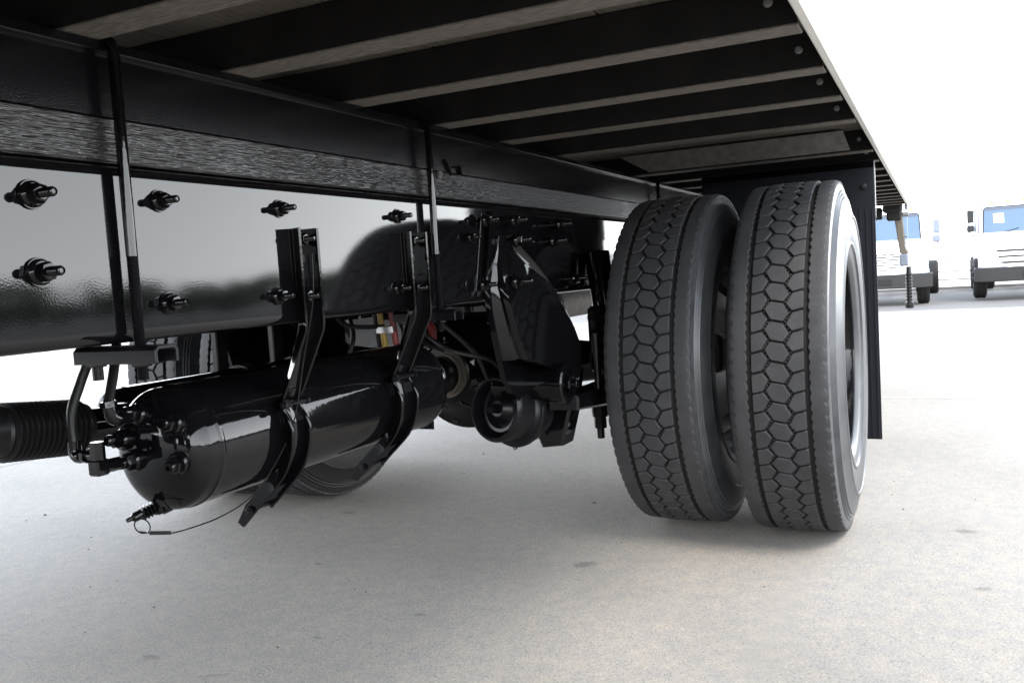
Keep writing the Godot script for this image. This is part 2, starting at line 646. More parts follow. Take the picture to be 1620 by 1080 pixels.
func build_wall() -> void:
	var w := node("wall")
	w.position = Vector3(0, -0.41, -31.0)
	tag(w, "low white wall of horizontal siding boards behind the parked trucks", "wall")
	var b := Mb.new()
	b.box(Vector3(-3, 0.93, -0.18), Vector3(29, 1.84, 0.2))
	obj("backing", b, mats.plastic_grey, w)
	var plank := Mb.new()
	plank.extrude(v2([0, 0, 0.05, 0.004, 0.03, 0.243, 0, 0.243]), Transform3D(Basis(Vector3(0, 0, 1), Vector3.UP, Vector3(-1, 0, 0)), Vector3(11.5, 0, 0)), 29.0, 0.0)
	var pm := plank.mesh()
	for k in 7:
		put("siding_board", pm, mats.wall_white, w, Transform3D(Basis(), Vector3(0, 0.02 + k * 0.262, -0.075)))
	var f := Mb.new()
	f.box(Vector3(-3, 0.0, 0.04), Vector3(29, 0.1, 0.18), 0.01)
	obj("footing", f, mats.asphalt, w)

# a parked truck with its nose towards the camera; local z = 0 at the bumper face, x = 0 on its centre line
func build_other_truck(called: String, label: String, at: Vector3, style: int) -> void:
	var t := node(called)
	t.position = at
	tag(t, label, "truck", "white trucks parked across the lot")
	var hw := 1.08
	# hood and cab as one swept shell
	var b := Mb.new()
	var side := v2([0.02, 0.72, 0.0, 0.95, -0.06, 1.32, -0.35, 1.46, -1.18, 1.56, -1.55, 2.22, -1.75, 2.34, -3.1, 2.38, -3.2, 2.3, -3.2, 0.7])
	var rings := []
	for k in [[-1.0, 0.0], [-0.97, 1.0], [0.97, 1.0], [1.0, 0.0]]:
		var ring := []
		var c := Vector2(-1.4, 1.3)
		for p in side:
			var q: Vector2 = p if k[1] > 0.5 else c + (p - c) * 0.94
			ring.append(Vector3(hw * k[0] * (1.0 if q.y < 1.6 else 0.94), q.y, q.x))
		rings.append(ring)
	b.loft(rings)
	obj("cab", b, mats.truck_white, t, 25.0)
	# windshield: dark opening behind a pane
	var slope := (Vector3(0, 2.2, -1.54) - Vector3(0, 1.58, -1.195)).normalized()
	var nrm := Vector3(1, 0, 0).cross(slope)
	var gb := Basis(Vector3(1, 0, 0), slope, nrm)
	b = Mb.new()
	var pane := rounded(v2([-0.93, -0.1, 0.93, -0.1, 0.89, 0.66, -0.89, 0.66]), [0.05, 0.05, 0.09, 0.09])
	b.extrude(pane, Transform3D(gb, Vector3(0, 1.60, -1.20)), 0.02, 0.004)
	var ws := obj("windshield", b, mats.screen_blue, t)
	b = Mb.new()
	for k in pane.size():
		var p := pane[k]
		var q := pane[(k + 1) % pane.size()]
		var xf := Transform3D(gb, Vector3(0, 1.60, -1.195))
		b.rod(xf * Vector3(p.x, p.y, 0.012), xf * Vector3(q.x, q.y, 0.012), 0.014, 6)
	obj("seal", b, mats.plastic_black, ws)
	for sx in [-0.45, 0.35]:
		b = Mb.new()
		var wx := Transform3D(gb, Vector3(0, 1.60, -1.195))
		b.rod(wx * Vector3(sx - 0.1, -0.09, 0.02), wx * Vector3(sx + 0.28, 0.02, 0.022), 0.009, 6)
		obj("wiper", b, mats.plastic_black, ws)
	b = Mb.new()
	b.box(Vector3(0, 0.6, 0.022), Vector3(1.72, 0.07, 0.004))
	put("sun_band", b.mesh(), mats.cab_trim, ws, Transform3D(gb, Vector3(0, 1.60, -1.20)))
	if style == 0:
		b = Mb.new()
		b.box(Vector3(-0.58, 0.33, 0.026), Vector3(0.22, 0.26, 0.004), 0.0)
		put("price_sheet", b.mesh(), mats.paper, ws, Transform3D(gb, Vector3(0, 1.60, -1.20)))
	# side windows
	for s in [-1.0, 1.0]:
		b = Mb.new()
		b.extrude(v2([-1.62, 1.6, -2.6, 1.6, -2.6, 2.18, -1.85, 2.18]), Transform3D(Basis(Vector3(0, 0, 1), Vector3.UP, Vector3(s, 0, 0)), Vector3(s * (hw * 0.985), 0, 0)), 0.03, 0.005)
		obj("side_window", b, mats.screen_blue, t)
	# grille
	if style == 0:
		for k in 3:
			b = Mb.new()
			b.box(Vector3(0, 0.84 + k * 0.135, 0.004 - k * 0.018), Vector3(1.32 + k * 0.05, 0.05, 0.03), 0.006)
			obj("grille_slot", b, mats.plastic_grey, t)
		b = Mb.new()
		for s in [-1.0, 1.0]:
			b.extrude(v2([0.02, 0.0, 0.2, 0.03, 0.24, 0.07, 0.02, 0.1, 0.0, 0.05]), Transform3D(Basis(Vector3(s, 0, 0), Vector3.UP, Vector3(0, 0, 1)), Vector3(0, 1.17, -0.075)), 0.06, 0.004)
		obj("emblem", b, mats.lens, t)
	else:
		for k in 7:
			for s in 3:
				b = Mb.new()
				b.box(Vector3(0.12 + s * 0.27 - 0.3, 0.84 + k * 0.062, 0.006 - k * 0.006), Vector3(0.22, 0.024, 0.03), 0.004)
				obj("grille_slot", b, mats.plastic_grey, t)
	# bumper with chamfered ends
	b = Mb.new()
	b.extrude(v2([-1.17, -0.5, -1.17, 0.02, -0.85, 0.16, 0.85, 0.16, 1.17, 0.02, 1.17, -0.5, 1.05, -0.5, 1.05, 0.0, -1.05, 0.0, -1.05, -0.5]), Transform3D(Basis(Vector3(1, 0, 0), Vector3(0, 0, 1), Vector3(0, -1, 0)), Vector3(0, 0.74, 0)), 0.33, 0.02)
	var bp := obj("bumper", b, mats.plastic_grey, t)
	b = Mb.new()
	b.box(Vector3(0.05, 0.57, 0.165), Vector3(0.5, 0.14, 0.02), 0.005)
	obj("plate_recess", b, mats.plastic_black, bp)
	for s in [-1.0, 1.0]:
		b = Mb.new()
		b.extrude(v2([0.5, 0.75, 1.1, 0.75, 1.1, 0.84, 0.6, 0.83]), Transform3D(Basis(Vector3(s, 0, 0), Vector3.UP, Vector3(0, 0, 1)), Vector3(0, 0, -0.03)), 0.075, 0.008)
		obj("headlight", b, mats.lens, t)
	# roof marker lamps
	for k in 5:
		b = Mb.new()
		b.box(Vector3((k - 2) * 0.36, 2.31, -1.66), Vector3(0.09, 0.04, 0.07), 0.01)
		obj("marker_lamp", b, mats.amber, t)
	# mirrors
	for s in [-1.0, 1.0]:
		var m := node("mirror", t)
		if style == 1:
			m.position.y = -0.16
		else:
			m.position.x = -s * 0.08
		b = Mb.new()
		b.box(Vector3(s * 1.27, 1.98, -1.3), Vector3(0.15, 0.32, 0.07), 0.025)
		b.box(Vector3(s * 1.27, 1.69, -1.3), Vector3(0.16, 0.17, 0.07), 0.025)
		obj("head", b, mats.plastic_grey if style == 0 else mats.pale_steel, m)
		b = Mb.new()
		b.tube(smooth_path([s * 1.0, 2.26, -1.75, s * 1.2, 2.28, -1.35, s * 1.29, 2.24, -1.3, s * 1.3, 1.9, -1.29, s * 1.29, 1.58, -1.3, s * 1.2, 1.53, -1.32, s * 1.02, 1.53, -1.5], 4), 0.011, 6)
		obj("arm", b, mats.plastic_grey, m)
	# chassis and wheels
	b = Mb.new()
	for s in [-1.0, 1.0]:
		b.box(Vector3(s * 0.42, 0.72, -3.9), Vector3(0.08, 0.24, 7.2), 0.01)
	b.box(Vector3(0, 0.5, -0.72), Vector3(1.9, 0.14, 0.16), 0.02)
	b.box(Vector3(0, 0.48, -6.2), Vector3(1.9, 0.18, 0.2), 0.02)
	b.box(Vector3(0, 0.72, -1.4), Vector3(0.9, 0.5, 1.6), 0.05)
	obj("chassis", b, mats.plastic_black, t)
	for s in [-1.0, 1.0]:
		for z in [-0.85, -6.2]:
			var wd := 0.27 if z > -2 else 0.6
			var wb := Mb.new()
			wb.lathe(v2([0.28, -wd / 2, 0.42, -wd / 2 - 0.005, 0.47, -wd / 2 + 0.02, 0.485, -wd / 2 + 0.05, 0.485, -0.05, 0.475, -0.045, 0.475, -0.03, 0.485, -0.025, 0.485, 0.025, 0.475, 0.03, 0.475, 0.045, 0.485, 0.05, 0.485, wd / 2 - 0.05, 0.47, wd / 2 - 0.02, 0.42, wd / 2 + 0.005, 0.28, wd / 2]), Mb.along(Vector3.ZERO, Vector3(s, 0, 0)), 40, true)
			var wn := node("wheel", t)
			wn.position = Vector3(s * (((1.17 if style == 0 else 1.09) if z > -2 else (1.04 if style == 0 else 1.31)) - wd / 2), 0.485, z)
			obj("tyre", wb, mats.grimy_rubber, wn)
			wb = Mb.new()
			wb.lathe(v2([0, 0.02, 0.12, 0.02, 0.15, wd / 2 - 0.08, 0.27, wd / 2 - 0.06, 0.29, wd / 2, 0.29, -wd / 2, 0, -wd / 2]), Mb.along(Vector3.ZERO, Vector3(s, 0, 0)), 32)
			for k in 8:
				var a := TAU * k / 8
				wb.rod(Vector3(s * 0.05, cos(a) * 0.2, sin(a) * 0.2), Vector3(s * (wd / 2 + 0.0), cos(a) * 0.2, sin(a) * 0.2), 0.022, 6)
			obj("rim", wb, mats.pale_steel, wn)
	if style == 0:
		b = Mb.new()
		b.rod(Vector3(-1.03, 1.2, -1.0), Vector3(-1.03, 2.46, -1.0), 0.018, 8)
		obj("guide_pole", b, mats.purple_pole, t)
		b = Mb.new()
		b.rod(Vector3(-1.0, 2.42, -1.9), Vector3(1.0, 2.46, -1.9), 0.015, 8)
		obj("roof_bar", b, mats.plastic_grey, t)

# ---------------------------------------------------------------- the truck
func zx(at: Vector3) -> Transform3D:      # polygon (z, y) drawn in the plane across x, extruded towards +x
	return Transform3D(Basis(Vector3(0, 0, 1), Vector3(0, 1, 0), Vector3(1, 0, 0)), at)

func xy_back(z0: float) -> Transform3D:   # polygon (x, y), extruded towards the rear
	return Transform3D(Basis(Vector3(1, 0, 0), Vector3(0, 1, 0), Vector3(0, 0, -1)), Vector3(0, 0, z0))

func build_truck() -> void:
	var t := node("box_truck")
	tag(t, "white box truck with gloss black chassis and dual rear wheels, filling the picture", "truck")
	build_frame(t)
	build_body(t)
	build_tank(t)
	build_driveline(t)
	build_suspension(t)
	build_wheels(t)
	build_rear(t)

func mirror_x(poly: PackedVector2Array) -> PackedVector2Array:
	var o := PackedVector2Array()
	for p in poly:
		o.append(Vector2(-p.x, p.y))
	return o

func build_frame(t: Node3D) -> void:
	var front := 5.0
	var length := 12.0
	# C-section rails with bent flanges
	var yb := 0.742
	var yt := 0.9875
	var c := v2([0.372, yb, 0.432, yb, 0.432, yt, 0.372, yt, 0.372, yt - 0.008, 0.424, yt - 0.008, 0.424, yb + 0.008, 0.372, yb + 0.008])
	var prof := rounded(c, [0.002, 0.018, 0.018, 0.002, 0.002, 0.01, 0.01, 0.002], 6)
	for s in [1, -1]:
		var b := Mb.new()
		b.extrude(prof if s > 0 else mirror_x(prof), xy_back(front), length)
		obj("frame_rail", b, mats.rail_paint, t, 50.0)
		b = Mb.new()
		b.box(Vector3(s * 0.4005, 1.0187, front - length / 2), Vector3(0.057, 0.0615, length), 0.003)
		obj("timber_spacer", b, mats.timber_paint, t)
		b = Mb.new()
		var sp := v2([0.372, 1.0505, 0.4265, 1.0505, 0.4265, 1.1335, 0.4385, 1.1342, 0.440, 1.1358, 0.440, 1.147, 0.372, 1.147])
		b.extrude(sp if s > 0 else mirror_x(sp), xy_back(front), length)
		obj("body_sill", b, mats.sill_paint, t, 25.0)
	# chassis crossmembers between the rails
	for z in [-0.35, -1.55, -2.35, -3.3]:
		var b := Mb.new()
		b.extrude(v2([0, 0, 0.09, 0, 0.09, 0.012, 0.012, 0.012, 0.012, 0.17, 0.09, 0.17, 0.09, 0.182, 0, 0.182]), zx(Vector3(-0.42, 0.77, z)), 0.84)
		obj("chassis_crossmember", b, mats.steel_black, t)
	# U-bolts that hold the body sill to the rail
	for z in [-0.867, -1.685, -3.47]:
		u_bolt(t, z)
	# bolts through the rail's web
	for p in [[0.938, -0.737, 1.15], [0.842, -0.737, 1.15], [0.94, -0.937, 1.0], [0.793, -0.938, 1.0], [0.94, -1.196, 0.95], [0.792, -1.175, 0.95], [0.94, -1.565, 0.95], [0.791, -1.545, 0.9]]:
		rail_bolt(t, Vector3(0.432, p[0], p[1]), p[2] * 0.84)
	# a torn tab on the sill behind the second U-bolt
	var b := Mb.new()
	b.extrude(v2([0, 0, 0.05, -0.006, 0.075, 0.03, 0.06, 0.012, 0.01, 0.02]), zx(Vector3(0.424, 1.048, -1.86)), 0.012, 0.002)
	obj("sill_tab", b, mats.steel_black, t)
	b = Mb.new()
	b.box(Vector3(0.432, 1.04, -1.752), Vector3(0.012, 0.02, 0.014), 0.003)
	obj("sill_clip", b, mats.rough_iron, t)

func u_bolt(t: Node3D, z: float) -> void:
	var u := node("u_bolt", t)
	var r := 0.0078
	var x := 0.449
	var b := Mb.new()
	b.tube(v3([0.36, 1.156, z, 0.425, 1.156, z, 0.438, 1.153, z, x - 0.003, 1.145, z, x, 1.133, z, x, 1.0, z, x, 0.86, z]), r, 16)
	obj("shank", b, mats.gloss_paint, u)
	b = Mb.new()
	var pr := PackedVector2Array([Vector2(0, 0.86)])
	var y := 0.86
	while y > 0.69:
		pr.append(Vector2(r - 0.0009, y))
		pr.append(Vector2(r + 0.0001, y - 0.0014))
		y -= 0.0028
	pr.append(Vector2(0, y))
	b.lathe(pr, Transform3D(Basis(), Vector3(x, 0, z)), 14)
	obj("thread", b, mats.steel_black, u, 20.0)
	b = Mb.new()
	b.rod(Vector3(0.360, 0.69, z), Vector3(0.360, 1.156, z), r, 10)
	obj("shank", b, mats.gloss_paint, u)
	# clamp: a channel turned open side down
	b = Mb.new()
	var o := v2([-0.0205, -0.024, -0.0205, -0.006, -0.0145, 0.0, 0.0145, 0.0, 0.0205, -0.006, 0.0205, -0.024, 0.0155, -0.024, 0.0155, -0.008, 0.012, -0.005, -0.012, -0.005, -0.0155, -0.008, -0.0155, -0.024])
	b.extrude(o, zx(Vector3(0.338, 0.738, z)), 0.160, 0.0008)
	obj("clamp_channel", b, mats.steel_black, u)
	for xx in [x, 0.360]:
		b = Mb.new()
		b.lathe(v2([0, 0.709, 0.0125, 0.709, 0.0135, 0.711, 0.0135, 0.7225, 0.0125, 0.7245, 0, 0.7245]), Transform3D(Basis(), Vector3(xx, 0, z)), 6)
		obj("nut", b, mats.gloss_paint, u, 20.0)

func bolt_meshes() -> Array:
	if not mats.has("bolt_set"):
		var w := Mb.new()
		w.lathe(v2([0, 0, 0.0185, 0, 0.0195, 0.0015, 0.019, 0.004, 0.0, 0.004]), Transform3D(), 24)
		var n := Mb.new()
		n.lathe(v2([0, 0.003, 0.0172, 0.004, 0.0172, 0.006, 0.0140, 0.0105, 0, 0.0105]), Transform3D(), 24)
		n.lathe(v2([0, 0.006, 0.0135, 0.0075, 0.0135, 0.020, 0.0115, 0.023, 0.0085, 0.0235, 0, 0.0235]), Transform3D(), 6)
		var s := Mb.new()
		var pr := PackedVector2Array([Vector2(0, 0.02)])
		for k in 7:
			pr.append(Vector2(0.0056, 0.0225 + k * 0.003))
			pr.append(Vector2(0.0066, 0.0240 + k * 0.003))
		pr.append(Vector2(0.0055, 0.0445))
		pr.append(Vector2(0.0035, 0.0452))
		pr.append(Vector2(0.003, 0.0440))
		pr.append(Vector2(0, 0.0440))
		s.lathe(pr, Transform3D(), 14)
		mats["bolt_set"] = [w.mesh(), n.mesh(30.0), s.mesh(30.0)]
	return mats.bolt_set

func rail_bolt(t: Node3D, at: Vector3, k := 1.0, dir := Vector3.RIGHT) -> void:
	var m := bolt_meshes()
	var n := node("bolt", t)
	n.transform = Mb.along(at, dir) * Transform3D(Basis(Vector3.UP, rng.randf() * 2.0).scaled(Vector3.ONE * k), Vector3.ZERO)
	put("washer", m[0], mats.gloss_paint, n)
	put("nut", m[1], mats.gloss_paint, n)
	put("stud", m[2], mats.gloss_paint, n)

func build_body(t: Node3D) -> void:
	var zs := [1.45, 1.12, 0.80, 0.48, 0.16, -0.16, -0.48, -0.80, -1.093, -1.413, -1.754, -2.093, -2.475, -3.242, -3.605]
	var z := -3.969
	while z > -7.05:
		zs.append(z)
		z -= 0.335
	var web := Mb.new()
	web.box(Vector3(0, BOX_Y + 0.036, -0.0025), Vector3(2.52, 0.066, 0.005))
	web.box(Vector3(0, BOX_Y + 0.067, -0.03), Vector3(2.52, 0.005, 0.055))
	var wm := web.mesh()
	var fl := Mb.new()
	fl.box(Vector3(0, BOX_Y + 0.0015, -0.0285), Vector3(2.52, 0.005, 0.057), 0.0015)
	var fm := fl.mesh()
	var head := Mb.new()
	head.lathe(v2([0, 0.004, 0.005, 0.0035, 0.0075, 0.001, 0.0075, 0, 0, 0]), Mb.along(Vector3.ZERO, Vector3(0, 0, 1)), 16)
	var hm := head.mesh()
	for q in zs:
		var n := put("cross_member", wm, mats.dull_black, t, Transform3D(Basis(), Vector3(0, 0, q)))
		put("flange", fm, mats.worn_flange, n)
		if q < 0.2 and q > -4.0:
			put("rivet", hm, mats.bolt_head, n, Transform3D(Basis(), Vector3(1.218, BOX_Y + 0.035 + rng.randf_range(-0.004, 0.006), 0.0)))
	# floor boards laid lengthwise over the cross members
	var fb := Mb.new()
	fb.box(Vector3(0, BOX_Y + 0.086, -2.8), Vector3(0.312, 0.03, 8.6), 0.003)
	var bm := fb.mesh()
	for k in 8:
		put("floor_board", bm, mats.floor_wood, t, Transform3D(Basis(), Vector3(-1.1 + k * 0.3145, rng.randf_range(0, 0.002), 0)))
	# bottom rail, then the box's side panels, roof and ends
	for s in [1, -1]:
		var b := Mb.new()
		b.box(Vector3(s * 1.2725, BOX_Y + 0.077, -2.65), Vector3(0.017, 0.155, 9.1), 0.003)
		var br := obj("bottom_rail", b, mats.cream_rail, t)
		if s > 0:
			var rv := Mb.new()
			var zz := 1.5
			while zz > -7.1:
				for yy in [0.03, 0.125]:
					rv.lathe(v2([0, 0.0025, 0.004, 0.0018, 0.0058, 0, 0, 0]), Mb.along(Vector3(1.2812, BOX_Y + yy, zz), Vector3.RIGHT), 8)
				zz -= 0.15
			tag(obj("rivet_row", rv, mats.rivet_grey, br), "", "", "", "stuff")
		var pn := Mb.new()
		pn.box(Vector3(s * 1.2755, 2.6, 0), Vector3(0.012, 2.59, 1.216), 0.002)
		var pm := pn.mesh()
		for k in 7:
			put("side_panel", pm, mats.white_panel, t, Transform3D(Basis(), Vector3(0, 0, 1.29 - k * 1.22)))
	var rb := Mb.new()
	rb.box(Vector3(0, 3.92, -2.65), Vector3(2.57, 0.05, 9.1), 0.01)
	obj("roof", rb, mats.white_panel, t)
	rb = Mb.new()
	rb.box(Vector3(0, 2.55, 1.88), Vector3(2.53, 2.68, 0.03))
	obj("front_panel", rb, mats.white_panel, t)
	rb = Mb.new()
	rb.box(Vector3(0, 2.55, -7.16), Vector3(2.53, 2.68, 0.03))
	obj("rear_door", rb, mats.white_panel, t)
	# sheet over the wheels: hangs behind one cross member, its inner corner cut off
	var sh := Mb.new()
	var bas := Basis(Vector3(1, 0, 0), Vector3(0, 0.6, 0.8).normalized(), Vector3(0, -0.8, 0.6).normalized())
	sh.extrude(v2([0.49, 0.0, 1.19, 0.0, 1.175, 0.095, 0.40, 0.095]), Transform3D(bas, Vector3(0, BOX_Y + 0.008, -3.225)), 0.003)
	obj("wheel_sheet", sh, mats.galvanised_plate, t)

func build_tank(t: Node3D) -> void:
	var c := Vector2(0.277, 0.551)
	var r := 0.1047
	var k := node("air_tank", t)
	var b := Mb.new()
	# front is at +z: lathe along -z from the front dome
	var dome := func(q: float) -> float: return 0.043 * pow(maxf(0.0, 1.0 - pow(q, 2.8)), 0.55)
	var pr := v2([0, -0.043])
	for q in [0.15, 0.3, 0.45, 0.58, 0.7, 0.79, 0.86, 0.915, 0.955, 0.982, 0.996]:
		pr.append(Vector2(q * (r - 0.0015), -dome.call(q)))
	pr.append_array(v2([r - 0.0015, 0.012, r - 0.0005, 0.0145, r + 0.0012, 0.017, r + 0.0012, 0.023, r, 0.026, r, 0.735, r + 0.0012, 0.738, r + 0.0012, 0.744, r - 0.001, 0.748]))
	for q in [0.996, 0.982, 0.955, 0.915, 0.86, 0.79, 0.7, 0.58, 0.45, 0.3, 0.15]:
		pr.append(Vector2(q * (r - 0.0015), 0.755 + dome.call(q)))
	pr.append(Vector2(0, 0.798))
	b.lathe(pr, Mb.along(Vector3(c.x, c.y, -1.055), Vector3(0, 0, -1)), 72)
	obj("shell", b, mats.gloss_paint, k, 30.0)
	# ports on the front dome
	for p in [[0.330, 0.598, 0.035, 0.0], [0.338, 0.537, 0.034, 0.0], [0.250, 0.5405, 0.03, 0.0], [0.262, 0.613, 0.03, 0.0], [0.225, 0.572, 0.028, 0.0]]:
		var rad := Vector2(p[0] - c.x, p[1] - c.y) / r
		var at := Vector3(p[0], p[1], -1.055 + dome.call(rad.length()) - 0.006)
		var dir := Vector3(rad.x * 0.45, rad.y * 0.45, 1.0).normalized()
		b = Mb.new()
		var xf := Mb.along(at, dir)
		b.lathe(v2([0, 0, 0.0185, 0, 0.0185, 0.012, 0.016, 0.016, 0, 0.016]), xf, 24)
		b.lathe(v2([0, 0.014, 0.0145, 0.016, 0.0145, 0.024, 0.012, 0.027, 0, 0.027]), xf, 6)
		b.lathe(v2([0, 0.024, 0.0095, 0.026, 0.0095, 0.035, 0.008, 0.038, 0.0045, 0.038, 0.004, 0.030, 0, 0.030]), xf, 16)
		obj("port", b, mats.gloss_paint, k, 30.0)
	# tee, elbow and brass-like unions painted over
	b = Mb.new()
	b.rod(Vector3(0.246, 0.541, -0.985), Vector3(0.243, 0.541, -0.955), 0.011, 6, 0.001)
	b.box(Vector3(0.2415, 0.542, -0.948), Vector3(0.024, 0.026, 0.024), 0.003)
	b.rod(Vector3(0.2415, 0.55, -0.948), Vector3(0.2415, 0.582, -0.948), 0.0115, 6, 0.0012)
	b.rod(Vector3(0.238, 0.560, -0.948), Vector3(0.196, 0.557, -0.955), 0.0085, 12, 0.001)
	b.lathe(v2([0, 0, 0.0125, 0.001, 0.0125, 0.010, 0, 0.011]), Mb.along(Vector3(0.216, 0.5585, -0.951), Vector3(-1, -0.03, -0.1)), 6)
	b.lathe(v2([0, 0, 0.0115, 0.001, 0.0115, 0.008, 0, 0.009]), Mb.along(Vector3(0.200, 0.5573, -0.954), Vector3(-1, -0.03, -0.1)), 12)
	b.tube(smooth_path([0.2, 0.557, -0.954, 0.184, 0.555, -0.957, 0.177, 0.562, -0.958, 0.176, 0.580, -0.958], 5), 0.0105, 12)
	obj("tee_fitting", b, mats.gloss_paint, k, 32.0)
	b = Mb.new()
	b.tube(smooth_path([0.263, 0.613, -0.995, 0.264, 0.614, -0.972, 0.263, 0.622, -0.962, 0.261, 0.645, -0.96], 5), 0.0105, 12)
	b.lathe(v2([0, 0, 0.0145, 0.001, 0.0145, 0.011, 0, 0.012]), Mb.along(Vector3(0.264, 0.614, -0.986), Vector3(0, 0, 1)), 6)
	b.lathe(v2([0, 0, 0.0135, 0.001, 0.0135, 0.010, 0, 0.011]), Mb.along(Vector3(0.262, 0.634, -0.96), Vector3(-0.1, 1, 0)), 6)
	obj("elbow_fitting", b, mats.gloss_paint, k, 32.0)
	# drain valve with its pull cable
	b = Mb.new()
	var dd := Vector3(-0.32, -0.22, 0.9).normalized()
	var d0 := Vector3(0.272, 0.462, -1.050)
	var xf := Mb.along(d0, dd)
	b.lathe(v2([0, 0, 0.017, 0, 0.017, 0.014, 0, 0.015]), xf, 20)
	b.lathe(v2([0, 0.012, 0.0145, 0.014, 0.0145, 0.024, 0, 0.025]), xf, 6)
	for i in 4:
		b.lathe(v2([0, 0.024 + i * 0.006, 0.0095, 0.0245 + i * 0.006, 0.0125, 0.0265 + i * 0.006, 0.0095, 0.029 + i * 0.006, 0, 0.03 + i * 0.006]), xf, 16)
	b.lathe(v2([0, 0.046, 0.008, 0.047, 0.008, 0.060, 0.004, 0.064, 0.0035, 0.072, 0, 0.073]), xf, 12)
	var tip := xf * Vector3(0, 0.068, 0)
	var ring := PackedVector3Array()
	for i in 17:
		var a := TAU * i / 16.0
		ring.append(tip + Vector3(0.018 * sin(a) + 0.017, -0.012 + 0.012 * cos(a), -0.01))
	b.tube(ring, 0.0011, 6)
	obj("drain_valve", b, mats.gloss_paint, k, 32.0)
	b = Mb.new()
	b.rod(tip + Vector3(0.030, -0.023, -0.012), tip + Vector3(0.058, -0.026, -0.03), 0.0032, 8, 0.0005)
	b.tube(smooth_path([tip.x + 0.012, tip.y - 0.021, tip.z - 0.008, tip.x + 0.045, tip.y - 0.026, tip.z - 0.022, 0.285, 0.410, -1.06, 0.310, 0.418, -1.13, 0.335, 0.445, -1.185, 0.372, 0.505, -1.215, 0.401, 0.575, -1.232, 0.425, 0.68, -1.240, 0.452, 0.78, -1.243, 0.458, 0.862, -1.243], 8), 0.0013, 6)
	obj("pull_cable", b, mats.hose_black, k)
	# hoses going up behind the rail
	for h in [[0.176, 0.578, -0.958, 0.168, 0.625, -0.965, 0.170, 0.67, -0.985, 0.182, 0.72, -1.0, 0.2, 0.83, -1.02], [0.261, 0.643, -0.96, 0.252, 0.662, -0.975, 0.236, 0.70, -1.0, 0.222, 0.74, -1.02, 0.21, 0.84, -1.04]]:
		b = Mb.new()
		b.tube(smooth_path(h, 6), 0.0078, 12)
		obj("air_hose", b, mats.hose_black, k)
	# saddle brackets
	saddle(t, -1.2135, -1.267, c, r)
	saddle(t, -1.570, -1.638, c, r)
	# a second tank beside the driveshaft
	var k2 := node("air_tank", t)
	b = Mb.new()
	b.lathe(pr, Mb.along(Vector3(-0.2, 0.548, -1.36), Vector3(0, 0, -1)).scaled_local(Vector3(0.6, 0.9, 0.6)), 48)
	obj("shell", b, mats.gloss_paint, k2, 30.0)
	for z in [-1.76, -1.98]:
		b = Mb.new()
		b.lathe(v2([0.064, -0.02, 0.068, -0.02, 0.068, 0.02, 0.064, 0.02]), Mb.along(Vector3(-0.2, 0.548, z), Vector3(0, 0, 1)), 40, true)
		b.box(Vector3(-0.275, 0.66, z), Vector3(0.02, 0.24, 0.041), 0.003)
		obj("strap", b, mats.steel_black, k2)

